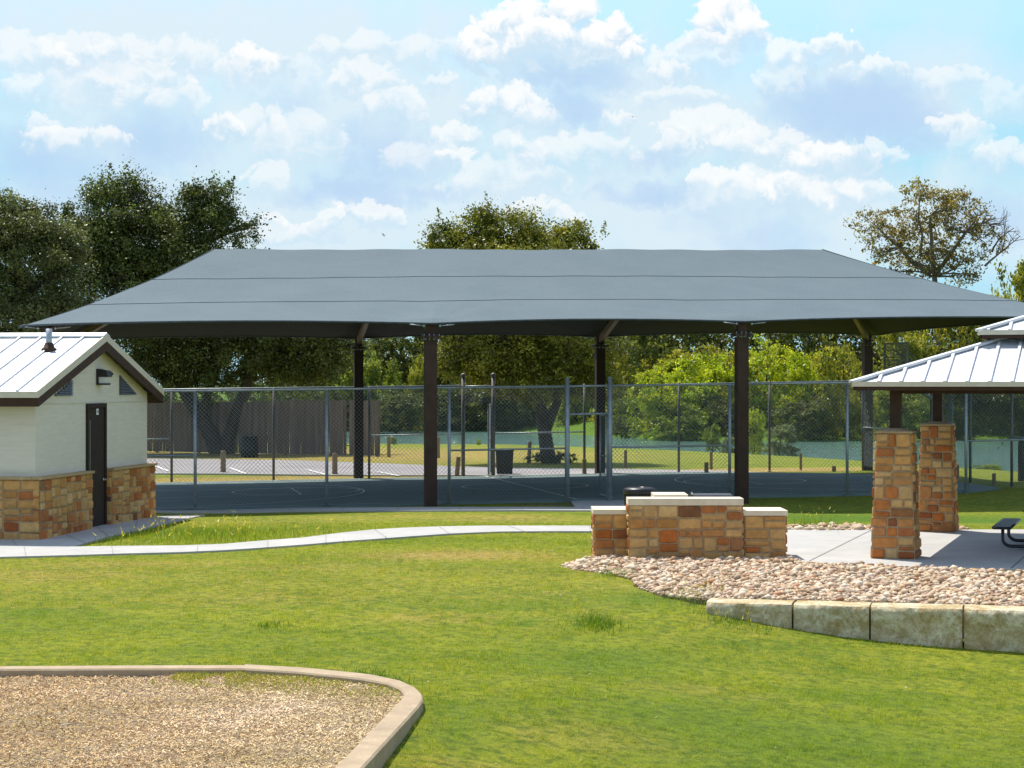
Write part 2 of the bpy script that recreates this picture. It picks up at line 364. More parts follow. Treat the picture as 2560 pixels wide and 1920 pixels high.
    n.out(c, 0.92, 0, 0.25); n.bump(n.math('ADD', f2, f), 1.0, 0.05)
    n = NT('cap_stone'); p = n.pos(); f = n.noise(p, 6, 7, 0.7)
    n.out(n.mix(n.ramp(f, 0.3, 0.7), (0.66, 0.56, 0.41), (0.78, 0.69, 0.53)), 0.85, 0, 0.3); n.bump(n.noise(p, 40, 4), 0.2, 0.01)
    n = NT('pebble'); w = n.attr('col'); p = n.pos(); f = n.noise(p, 30, 5, 0.6)
    n.out(n.mix(1.0, w, n.mix(f, (0.75, 0.75, 0.75), (1.2, 1.2, 1.2)), 'MULTIPLY'), 0.8, 0, 0.3)
    n = NT('mulch'); p = n.pos(); f = n.noise(p, 0.8, 6, 0.65); f2 = n.noise(p, 26, 6, 0.8)
    c = n.mix(n.ramp(f, 0.35, 0.65), (0.38, 0.26, 0.14), (0.46, 0.37, 0.26)); c = n.mix(n.ramp(f2, 0.35, 0.7, 0, 0.7), c, (0.15, 0.10, 0.055))
    n.out(c, 0.95, 0, 0.15); n.bump(f2, 1.0, 0.04)
    n = NT('chip'); w = n.attr('col'); n.out(w, 0.85, 0, 0.25)
    # building and steel
    n = NT('siding'); p = n.pos(); f = n.noise(n.scale(p, (1, 1, 8)), 2.0, 6, 0.6)
    sx = n.N.new('ShaderNodeSeparateXYZ'); n.L.new(p, sx.inputs[0])
    lap = n.math('FRACT', n.math('DIVIDE', sx.outputs[2], 0.205))
    c = n.mix(n.ramp(f, 0.3, 0.7), (0.625, 0.575, 0.475), (0.70, 0.65, 0.55)); c = n.mix(n.ramp(lap, 0.95, 1.0, 0, 0.22), c, (0.30, 0.24, 0.16))
    n.out(c, 0.8, 0, 0.3); n.bump(lap, 0.25, 0.012)
    n = NT('roof_metal'); p = n.pos(); f = n.noise(n.scale(p, (3, 3, 3)), 1.5, 6, 0.6)
    n.out(n.mix(n.ramp(f, 0.3, 0.7), (0.62, 0.63, 0.65), (0.74, 0.75, 0.77)), n.ramp(f, 0.3, 0.7, 0.38, 0.52), 0.35, 0.5)
    simple('trim_cream', (0.60, 0.54, 0.43), 0.6, 0, 0.08); simple('trim_brown', (0.060, 0.034, 0.023), 0.75, 0, 0.2, 6, 0.2)
    simple('door_brown', (0.036, 0.024, 0.018), 0.7, 0, 0.15, 6, 0.2); simple('steel_brown', (0.050, 0.028, 0.019), 0.65, 0, 0.25, 3, 0.25)
    simple('rafter_brown', (0.13, 0.095, 0.075), 0.5, 0, 0.2)
    simple('galvanised', (0.34, 0.38, 0.41), 0.5, 0.55, 0.2, 8); simple('wire', (0.25, 0.29, 0.31), 0.5, 0.5, 0.1)
    simple('galvanised_dark', (0.16, 0.15, 0.145), 0.55, 0.4, 0.25, 8); simple('chrome', (0.75, 0.76, 0.78), 0.2, 1.0, 0.05)
    simple('dark_bronze', (0.03, 0.028, 0.030), 0.4, 0.3, 0.2); simple('lamp_glass', (0.62, 0.64, 0.64), 0.25, 0, 0.05)
    simple('black_plastic', (0.018, 0.018, 0.020), 0.38, 0, 0.2, 5); simple('black_coat', (0.022, 0.023, 0.027), 0.35, 0, 0.2, 5, 0.5)
    simple('bin_black', (0.012, 0.012, 0.013), 0.6, 0, 0.3); simple('grill_steel', (0.10, 0.10, 0.10), 0.35, 0.8, 0.2)
    simple('green_paint', (0.06, 0.16, 0.10), 0.5, 0, 0.15); simple('grey_paint', (0.26, 0.29, 0.31), 0.5, 0.2, 0.15)
    simple('louver', (0.17, 0.185, 0.21), 0.5, 0.3, 0.15); simple('sign_white', (0.75, 0.75, 0.72), 0.5, 0, 0.03); simple('hoop_orange', (0.55, 0.12, 0.03), 0.5)
    simple('net_white', (0.7, 0.7, 0.7), 0.8); simple('bird', (0.02, 0.02, 0.022), 0.7)
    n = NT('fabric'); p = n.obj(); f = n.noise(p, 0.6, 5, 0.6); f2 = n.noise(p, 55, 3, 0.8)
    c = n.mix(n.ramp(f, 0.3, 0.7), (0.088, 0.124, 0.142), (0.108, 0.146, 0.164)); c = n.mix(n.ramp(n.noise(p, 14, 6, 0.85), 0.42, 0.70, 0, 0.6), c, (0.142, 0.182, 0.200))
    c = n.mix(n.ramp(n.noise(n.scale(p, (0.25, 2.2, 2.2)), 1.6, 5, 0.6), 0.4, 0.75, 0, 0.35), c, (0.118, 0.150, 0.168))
    g = n.N.new('ShaderNodeNewGeometry').outputs['Backfacing']; c = n.mix(g, c, (0.015, 0.020, 0.020))      # lower side near black: the shade under the canopy, put into the colour
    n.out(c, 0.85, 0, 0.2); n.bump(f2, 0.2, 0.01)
    simple('seam', (0.058, 0.078, 0.090), 0.9, 0, 0.3)
    n = NT('wood_post'); p = n.obj(); f = n.noise(n.scale(p, (9, 9, 1)), 2, 6, 0.7)
    n.out(n.mix(n.ramp(f, 0.3, 0.7), (0.17, 0.115, 0.065), (0.36, 0.27, 0.17)), 0.9, 0, 0.2); n.bump(f, 0.5, 0.02)
    n = NT('wood_board'); p = n.pos(); w = n.attr('col'); f = n.noise(n.scale(p, (6, 6, 0.6)), 2, 6, 0.7)
    n.out(n.mix(1.0, w, n.mix(n.ramp(f, 0.3, 0.7), (0.65, 0.65, 0.65), (1.25, 1.25, 1.25)), 'MULTIPLY'), 0.9, 0, 0.2)
def translucent(n, c, fac, rough, spec=0.3):
    n.lk(c, n.b.inputs['Base Color']); n.b.inputs['Roughness'].default_value = rough; n.b.inputs['Specular IOR Level'].default_value = spec
    tr = n.N.new('ShaderNodeBsdfTranslucent'); mx = n.N.new('ShaderNodeMixShader'); mx.inputs[0].default_value = fac
    n.L.new(n.mix(1.0, c, (1.25, 1.25, 0.7), 'MULTIPLY'), tr.inputs[0])
    n.L.new(n.b.outputs[0], mx.inputs[1]); n.L.new(tr.outputs[0], mx.inputs[2]); n.L.new(mx.outputs[0], n.N['Material Output'].inputs[0])
mk_materials()

# ---------------------------------------------------------------- court frame
TH = R(11.0); CO = (-4.66, 50.05); CU = (math.cos(TH), math.sin(TH)); CV = (-math.sin(TH), math.cos(TH)); SL = 0.0119
def ct(u, v, z=0.0):
    return (CO[0] + CU[0] * u + CV[0] * v, CO[1] + CU[1] * u + CV[1] * v, z + SL * u)
def u_of(px, v):
    """u along the court of the point at depth line v that stands at pixel column px"""
    k = (px - 1280) / F
    return (k * (CO[1] + CV[1] * v) - CO[0] - CV[0] * v) / (CU[0] - k * CU[1])

# ---------------------------------------------------------------- terrain
SHORE = [(-400, 150), (-60, 135), (-20, 130), (0, 126), (8, 116), (13, 106), (17, 93), (20, 84.5), (24, 77), (40, 70), (400, 60)]
FAR = [(-400, 190), (-30, 176), (0, 171), (7, 156), (11, 143), (20, 141), (36, 147), (400, 170)]
CTRL = [(-30, 14, -.15), (-12, 12, -.2), (-5, 15, -.17), (-3, 10, -.4), (-5, 22, -.15), (-12, 22, -.12), (-8, 30, -.03), (-20, 30, -.03), (-9, 36, 0), (-3, 36, 0), (1.5, 35.5, 0), (0.6, 33, 0),
        (1.6, 30.8, -.01), (2.3, 28.6, -.05), (2.55, 27.75, -.10), (3.4, 27.3, -.28), (4.5, 27.0, -.43), (7, 26.4, -.57), (12, 25, -.8), (3, 22, -.45), (6, 18, -.8), (0, 18, -.38), (-2, 20, -.24),
        (-.72, 19.75, -.10), (-.75, 18.6, -.15), (-.85, 17.4, -.20), (-1.0, 16.2, -.26), (-2, 21.9, -.10), (-.6, 21.2, -.12), (0, 24, -.2), (0, 28, -.08), (2, 12, -.7), (12, 15, -1.0), (5, 31, -.2), (9, 29, -.3), (14, 31, -.2), (7, 36, -.14), (12, 38, -.14), (10, 34, -.14), (20, 36, -.1), (5, 39, -.06), (10, 43.5, -.02),
        (3, 42, 0), (-3, 42, .02), (-8, 46, .0), (-14, 42, 0), (-25, 42, 0), (-25, 50, .05), (-3, 47, .05), (0, 47.4, .05), (4, 47, -.03), (9, 47.5, -.16), (14, 49, -.15), (22, 50, 0), (-10, 48, .02)]
for u in (-9, -4, 1, 6, 11, 16, 20):
    for v in (0.0, 5, 10, 14.5):
        p = ct(u, v); CTRL.append((p[0], p[1], p[2] - 0.06))
CTRL += [(-40, 60, .0), (-18, 68, .0), (-10, 72, 0), (0, 72, .02), (10, 74, .1), (14, 73, .16), (18, 70, .16), (-40, 90, .05), (-20, 86, .0), (-8, 84, .0), (4, 82, .05), (14, 82, 0.1), (30, 62, .0), (30, 45, -.1), (40, 30, -.4),
         (-40, 20, -.1), (-60, 45, 0)]
CT = np.array(CTRL)
def _tps(a, b):
    r2 = ((a[:, None, 0] - b[None, :, 0]) ** 2 + (a[:, None, 1] - b[None, :, 1]) ** 2)
    return r2 * np.log(np.maximum(r2, 1e-9)) * 0.5
n_ = len(CT); A_ = np.zeros((n_ + 3, n_ + 3)); A_[:n_, :n_] = _tps(CT, CT) + np.eye(n_) * 0.6
A_[:n_, n_:] = np.c_[np.ones(n_), CT[:, :2]]; A_[n_:, :n_] = A_[:n_, n_:].T
W_ = np.linalg.solve(A_, np.r_[CT[:, 2], 0, 0, 0])
def hgt(x, y):
    x = np.atleast_1d(np.asarray(x, float)); y = np.atleast_1d(np.asarray(y, float)); P = np.c_[x, y]
    out = np.empty(len(x))
    for i in range(0, len(x), 20000):
        q = P[i:i + 20000]; out[i:i + 20000] = _tps(q, CT) @ W_[:n_] + np.c_[np.ones(len(q)), q] @ W_[n_:]
    far = np.clip((np.hypot(x - 2, y - 45) - 42) / 25, 0, 1); out = out * (1 - far) + 0.0 * far
    out = np.clip(out, -1.3, 0.5)
    sh = np.interp(x, [p[0] for p in SHORE], [p[1] for p in SHORE]); fr = np.interp(x, [p[0] for p in FAR], [p[1] for p in FAR])
    s = sh - y
    out = np.where(s > 0, out - 1.0 * np.exp(-np.maximum(s, 0) / 13.0), -1.0 - 0.05 * np.clip(-s, 0, 20))
    t = y - fr
    return np.where(t > -6, np.maximum(out, -1.0 + 0.12 * np.clip(t, -6, 20)), out)
def H1(x, y): return float(hgt(x, y)[0])
def gp(px, py, dz=0.0):
    """the ground point the photograph shows at (px, py)"""
    z = 0.0
    for _ in range(12):
        q = at(px, py, z); z = 0.5 * z + 0.5 * (H1(q[0], q[1]) + dz)
    q = at(px, py, z); return (q[0], q[1], H1(q[0], q[1]) + dz)
def gpoly(pts): return [gp(*p)[:2] for p in pts]

def blob(x, y, c, r): return np.exp(-(((x - c[0]) / r[0]) ** 2 + ((y - c[1]) / r[1]) ** 2))
def dryness(x, y):
    d = np.zeros(len(x))
    for px, py, rx, ry, s in ((1150, 1392, 2.0, 1.2, .95), (1040, 1392, 1.0, .7, .85), (1330, 1400, 1.2, .8, .55), (100, 1440, 2.4, 1.6, .55), (330, 1412, 2.5, .8, .6), (800, 1420, 2, 1.2, .4), (600, 1490, 2, 1.2, .4), (1500, 1760, 1, .6, .5), (1180, 1850, .6, .5, .55), (1050, 1530, 1.2, .8, .4), (1260, 1302, 2.2, 1.4, .6), (1000, 1300, 4.0, 1.2, .4), (600, 1310, 4, 1.2, .3), (1750, 1650, .8, .5, .4),
                              (1100, 1250, 3, .8, .6), (1370, 1255, 1.2, .8, .8)):
        p = at(px, py, -.02); d = np.maximum(d, s * blob(x, y, p, (rx, ry)))
    d = np.maximum(d, .26 * np.exp(-((y - 31.5) / 5.5) ** 2) * (x < 4))
    sv = (x - CO[0]) * CV[0] + (y - CO[1]) * CV[1]
    d = np.maximum(d, np.where((sv > 13.6) & (sv < 17.5) & (x < 13), .95, 0))
    d = np.maximum(d, 0.95 * blob(x, y, (-5.5, 87), (11, 12))); d = np.maximum(d, 0.85 * blob(x, y, (-24, 92), (14, 12)))
    return np.clip(d, 0, 1)
def lushness(x, y):
    d = np.where(y > 139, 1.2, 0.0)
    for px, py, rx, ry, s in ((2250, 1295, 7, 2.2, .9), (1500, 1620, 1.6, 1.8, .5), (2000, 1750, 3.0, 2.2, .6), (1250, 1520, 1.6, .5, .5), (2150, 1650, 1.5, .8, .6), (60, 1540, 1.5, .6, .5), (1150, 1790, .5, 1.2, .5), (520, 1340, 2.0, 1.2, .55), (1620, 1510, .9, 1.2, .6), (150, 1560, 2.5, 1.5, .35), (700, 1600, 3, 1.5, .25)):
        p = at(px, py, -.1); d = np.maximum(d, s * blob(x, y, p, (rx, ry)))
    return d
def dirtiness(x, y):
    d = np.zeros(len(x))
    sh = np.interp(x, [p[0] for p in SHORE], [p[1] for p in SHORE])
    d = np.maximum(d, np.where((y > sh - 2.2) & (y < sh + 5), 0.75, 0)); 
    p = at(1400, 1258, .05); d = np.maximum(d, .8 * blob(x, y, p, (1.6, .7)))
    p = at(1085, 1262, .0); d = np.maximum(d, .6 * blob(x, y, p, (1.6, .6)))
    d = np.maximum(d, 0.9 * blob(x, y, (-22, 86.5), (14, 5)))
    return d
def cmask(x, y): return np.c_[dryness(x, y), lushness(x, y), dirtiness(x, y)]

def ground():
    xs = np.r_[-420, -250, -150, -100, np.arange(-70, -18, 4), np.arange(-18, 24, 0.5), np.arange(24, 70, 4), 90, 130, 200, 420]
    ys = np.r_[-60, -30, -10, 0, 5, np.arange(8, 70, 0.5), np.arange(70, 190, 1.5), np.arange(190, 300, 15), 400, 600, 1000, 1500]
    X, Y = np.meshgrid(xs, ys); x = X.ravel(); y = Y.ravel(); z = hgt(x, y)
    nx, ny = len(xs), len(ys); i = np.arange(nx * ny).reshape(ny, nx)
    Fc = np.c_[i[:-1, :-1].ravel(), i[:-1, 1:].ravel(), i[1:, 1:].ravel(), i[1:, :-1].ravel()]
    struct(npmesh('ground', np.c_[x, y, z], Fc, 'ground', None, cmask(x, y), None, True))
ground()
o = MB(); o.add([(-420, 55, -1.0), (420, 55, -1.0), (420, 195, -1.0), (-420, 195, -1.0)], [(0, 1, 2, 3)]); struct(o.build('water', 'water'))

def ribbon(name, mat, upper, lower, dz=0.035, n=80, thick=0.12, joint=0):
    """a paved strip between two lines of ground points, draped on the terrain with a real edge"""
    def res(L):
        L = np.array(L); t = np.linspace(0, len(L) - 1, n); k = np.arange(len(L)); return np.c_[np.interp(t, k, L[:, 0]), np.interp(t, k, L[:, 1])]
    a = res(upper); b = res(lower); m = 7; V = []; mb = MB()
    for j in range(m):
        q = a + (b - a) * j / (m - 1); z = hgt(q[:, 0], q[:, 1]) + dz
        V += [(p[0], p[1], h) for p, h in zip(q, z)]
    fs = []
    for j in range(m - 1):
        for i in range(n - 1): fs.append((j * n + i + 1, j * n + i, (j + 1) * n + i, (j + 1) * n + i + 1))
    nb = len(V); V += [(p[0], p[1], p[2] - thick) for p in V]
    edge = list(range(n)) + [j * n + n - 1 for j in range(1, m)] + [(m - 1) * n + i for i in range(n - 2, -1, -1)] + [j * n for j in range(m - 2, 0, -1)]
    for i in range(len(edge)):
        p, q = edge[i], edge[(i + 1) % len(edge)]; fs.append((p, q, q + nb, p + nb))
    mb.add(V, fs); o = struct(mb.build(name, mat))
    if joint:
        jm = MB(); cum = np.r_[0, np.cumsum(np.hypot(*np.diff((a + b) / 2, axis=0).T))]; s = joint * .6
        while s < cum[-1]:
            p = np.array([np.interp(s, cum, a[:, k]) for k in (0, 1)]); q = np.array([np.interp(s, cum, b[:, k]) for k in (0, 1)]); t_ = np.array((-(q - p)[1], (q - p)[0])); t_ = t_ / np.linalg.norm(t_) * .009; vs = []
            for k in range(9):
                c = p + (q - p) * k / 8; z = H1(*c) + dz + .005; vs += [(*(c - t_), z), (*(c + t_), z)]
            jm.add(vs, [(2 * k, 2 * k + 1, 2 * k + 3, 2 * k + 2) for k in range(8)]); s += joint
        struct(jm.build(name + '_joint', 'joint'))
    return o

# paths: curving walk, pad round the building, walk along the court, pad at the gate
PATH_UP = gpoly([(-500, 1366), (-150, 1368), (0, 1370), (183, 1371), (320, 1369), (450, 1368), (560, 1364), (650, 1356), (757, 1348), (850, 1336), (930, 1328), (1010, 1323), (1100, 1320), (1207, 1318), (1330, 1318), (1484, 1318), (1650, 1319), (1860, 1322), (2000, 1324)])
PATH_LO = gpoly([(-500, 1402), (-150, 1399), (0, 1397), (195, 1392), (320, 1388), (447, 1385), (560, 1380), (650, 1374), (757, 1366), (850, 1358), (960, 1350), (1040, 1344), (1125, 1338), (1247, 1333), (1370, 1332), (1484, 1332), (1650, 1334), (1860, 1345), (1990, 1355)])
ribbon('path', 'concrete', PATH_UP, PATH_LO, 0.035, 120, .12, 1.55)
PAD_LO = gpoly([(-500, 1372), (0, 1372), (183, 1370), (215, 1361), (260, 1348), (310, 1336), (358, 1326), (452, 1303), (511, 1291)])
PAD_UP = gpoly([(-500, 1330), (0, 1330), (60, 1330), (120, 1320), (200, 1310), (300, 1300), (380, 1294), (440, 1291), (509, 1290)])
ribbon('path', 'concrete', PAD_UP, PAD_LO, 0.031, 90, .12, 1.6)
WALK_UP = gpoly([(-200, 1271), (390, 1274), (700, 1272), (1000, 1271), (1200, 1271), (1421, 1271), (1480, 1271), (1600, 1272)])
WALK_LO = gpoly([(-200, 1284), (390, 1283), (700, 1281), (1000, 1280), (1200, 1279), (1421, 1279), (1490, 1279), (1600, 1280)])
ribbon('path', 'concrete', WALK_UP, WALK_LO, 0.035, 60, .12, 1.5)
ribbon('path', 'concrete', gpoly([(1424, 1251), (1470, 1250.5), (1548, 1250)]), gpoly([(1440, 1272), (1500, 1272), (1600, 1272)]), 0.031, 20)

# court slab, its paint, the parking lot
def court():
    mb = MB(); P = [(-9, .15), (17.2, .15), (18.5, 1.0), (18.7, 2.5), (18.7, 7.8), (17.5, 10.5), (15, 12.6), (12.5, 13.7), (-9, 13.9)]
    mb.prism([ct(u, v)[:2] for u, v in P], lambda p: H0(p) - .2, lambda p: H0(p)); struct(mb.build('court', 'court'))
    ln = MB()
    def line(a, b, w=0.055):
        dx, dy = b[0] - a[0], b[1] - a[1]; l = math.hypot(dx, dy); nx, ny = -dy / l * w / 2, dx / l * w / 2
        ln.add([ct(a[0] - nx, a[1] - ny, .006), ct(b[0] - nx, b[1] - ny, .006), ct(b[0] + nx, b[1] + ny, .006), ct(a[0] + nx, a[1] + ny, .006)], [(0, 1, 2, 3)])
    def arc(c, r, a0, a1, n=60, w=0.055):
        vs = []; fs = []
        for i in range(n + 1):
            a = a0 + (a1 - a0) * i / n
            for q in (r - w / 2, r + w / 2): vs.append(ct(c[0] + q * math.cos(a), c[1] + q * math.sin(a), .009))
        for i in range(n): fs.append((2 * i, 2 * i + 1, 2 * i + 3, 2 * i + 2))
        ln.add(vs, fs)
    U0, V0 = 6.5, 7.0
    line((U0, .25), (U0, 13.7)); arc((U0, V0), 1.83, 0, 2 * math.pi)
    for s in (-1, 1):
        c = (U0 + s * 10.95, V0); a = math.pi / 2 if s < 0 else math.pi * 1.5
        arc(c, 6.2, a, a - math.pi) if s < 0 else arc(c, 6.2, a, a - math.pi)
        line((U0 + s * 6.65, V0 - 1.8), (U0 + s * 6.65, V0 + 1.8)); arc((U0 + s * 6.65, V0), 1.8, 0, 2 * math.pi)
        for q in (-1.8, 1.8): line((U0 + s * 6.65, V0 + q), (U0 + s * 11.8, V0 + q))
        if s < 0: line((U0 - 12.3, .4), (U0 - 12.3, 13.5))
    for v in (.4, 13.5): line((-6, v), (12.4, v))
    struct(ln.build('court_marking', 'line_paint'))
def H0(p):
    u = (p[0] - CO[0]) * CU[0] + (p[1] - CO[1]) * CU[1]; return SL * u
court()
LOT_UP = gpoly([(-500, 1146), (200, 1146), (368, 1148), (560, 1150), (760, 1153), (900, 1158), (1030, 1163), (1150, 1168), (1290, 1171), (1420, 1172.5), (1560, 1174), (1700, 1177), (1830, 1178.5)])
LOT_LO = gpoly([(-500, 1186), (200, 1186), (390, 1186), (560, 1186.5), (760, 1189), (900, 1190), (1030, 1190.5), (1150, 1190.5), (1290, 1190), (1420, 1189), (1560, 1188), (1700, 1186), (1840, 1181)])
ribbon('parking_lot', 'asphalt', LOT_UP, LOT_LO, 0.03, 110)
def lot_extra():
    k = MB(); pts = LOT_LO
    for i in range(len(pts) - 4):
        a, b = pts[i], pts[i + 1]; za, zb = H1(*a) + .08, H1(*b) + .08
        k.beam((a[0], a[1] - .09, za - .112), (b[0], b[1] - .09, zb - .112), .22, .16)
    struct(k.build('kerb', 'concrete'))
    m = MB()
    for (x0, y0, x1, y1) in ((575, 1169, 612, 1184), (768, 1174, 815, 1187), (945, 1179, 997, 1190), (390, 1165, 420, 1178)):
        a = gp(x0, y0, .05); b = gp(x1, y1 - 1, .05); m.add([(a[0] - .06, a[1], a[2]), (a[0] + .06, a[1], a[2]), (b[0] + .06, b[1], b[2]), (b[0] - .06, b[1], b[2])], [(0, 1, 2, 3)])
    struct(m.build('parking_marking', 'line_paint'))
lot_extra()

# ---------------------------------------------------------------- masonry
def partition(rng, W, H, mw, mh):
    out = []
    def go(x0, y0, x1, y1):
        w, h = x1 - x0, y1 - y0
        cw, ch = w > mw * rng.uniform(.75, 1.1), h > mh * rng.uniform(.75, 1.1)
        if not cw and not ch: out.append((x0, y0, x1, y1)); return
        if ch and (not cw or h / mh > w / mw * rng.uniform(.8, 1.4)):
            k = y0 + h * rng.uniform(.36, .64); go(x0, y0, x1, k); go(x0, k, x1, y1)
        else:
            k = x0 + w * rng.uniform(.34, .66); go(x0, y0, k, y1); go(k, y0, x1, y1)
    go(0, 0, W, H); return out
PAL = [((.55, .310, .110), 20), ((.60, .40, .18), 11), ((.51, .260, .080), 15), ((.45, .20, .062), 10), ((.45, .140, .032), 9), ((.35, .095, .028), 7), ((.20, .062, .030), 2.5), ((.13, .052, .04), .6), ((.57, .355, .14), 12)]
def pick(rng, warm=1.0):
    ws = [w * (warm if i in (4, 5, 6, 7) else 1) for i, (c, w) in enumerate(PAL)]; r = rng.uniform(0, sum(ws))
    for (c, _), w in zip(PAL, ws):
        r -= w
        if r <= 0: break
    k = rng.uniform(.84, 1.14); t = rng.uniform(0, .38) if warm < 9 else 0; b = PAL[rng.choice((0, 1, 2, 8))][0]; return tuple((x * (1 - t) + y * t) * k for x, y in zip(c, b))
MORTAR = (.40, .30, .185)
def stone_face(mb, M, W, H, seed, mw=.36, mh=.21, warm=1.0, dep=.028):
    """M(s, t, o): point s along, t up, o outward of the face"""
    rng = random.Random(seed)
    mb.add([M(0, 0, 0), M(W, 0, 0), M(W, H, 0), M(0, H, 0)], [(0, 1, 2, 3)], MORTAR)
    for (x0, y0, x1, y1) in partition(rng, W, H, mw, mh):
        g = .006; w_, h_ = x1 - x0, y1 - y0; b = min(.024, w_ * .2, h_ * .2); o = dep * rng.uniform(.5, 1.3); c = pick(rng, warm)
        kc = lambda: rng.uniform(.05, .28) * min(w_, h_); p = []; e = [kc() for _ in range(8)]; j = lambda: rng.uniform(0, .012)
        X0, X1, Y0, Y1 = x0 + g, x1 - g, y0 + g, y1 - g
        p = [(X0 + e[0], Y0 + j()), (X1 - e[1], Y0 + j()), (X1 - j(), Y0 + e[2] * .6), (X1 - j(), Y1 - e[3] * .6), (X1 - e[4], Y1 - j()), (X0 + e[5], Y1 - j()), (X0 + j(), Y1 - e[6] * .6), (X0 + j(), Y0 + e[7] * .6)]
        cx, cy = (x0 + x1) / 2, (y0 + y1) / 2; fx, fy = 1 - 2 * b / w_, 1 - 2 * b / h_
        q = [(cx + (s - cx) * fx, cy + (t - cy) * fy) for s, t in p]; m_ = [((s * 2 + u) / 3, (t * 2 + v) / 3) for (s, t), (u, v) in zip(p, q)]
        vs = [M(s, t, .001) for s, t in p] + [M(s, t, o * .72) for s, t in m_] + [M(s, t, o + rng.uniform(-.005, .005)) for s, t in q] + [M(cx, cy, o * 1.15)]
        fs = []
        for k in range(8):
            l = (k + 1) % 8; fs += [(k, l, 8 + l, 8 + k), (8 + k, 8 + l, 16 + l, 16 + k), (16 + k, 16 + l, 24)]
        mb.add(vs, fs, c)
def stone_box(mb, c, w, d, h, rot, seed, taper=0.0, mw=.36, mh=.21, warm=1.0, z0=0.0):
    cs, sn = math.cos(rot), math.sin(rot); X = np.array((cs, sn, 0)); Y = np.array((-sn, cs, 0)); C = np.array((c[0], c[1], z0))
    for k, (A, B, wa, wb) in enumerate(((X, -Y, w, d), (Y, X, d, w), (-X, Y, w, d), (-Y, -X, d, w))):
        def M(s, t, o, A=A, B=B, wa=wa, wb=wb):
            f = 1 - taper * t / h
            return C + A * ((s - wa / 2) * f) + B * (wb / 2 * f + o) + np.array((0, 0, t))
        stone_face(mb, M, wa, h, seed * 10 + k, mw, mh, warm)
    f = 1 - taper; vs = [C + X * i * w / 2 * f + Y * j * d / 2 * f + np.array((0, 0, h)) for i, j in ((-1, -1), (1, -1), (1, 1), (-1, 1))]
    mb.add(vs, [(0, 1, 2, 3)], MORTAR)

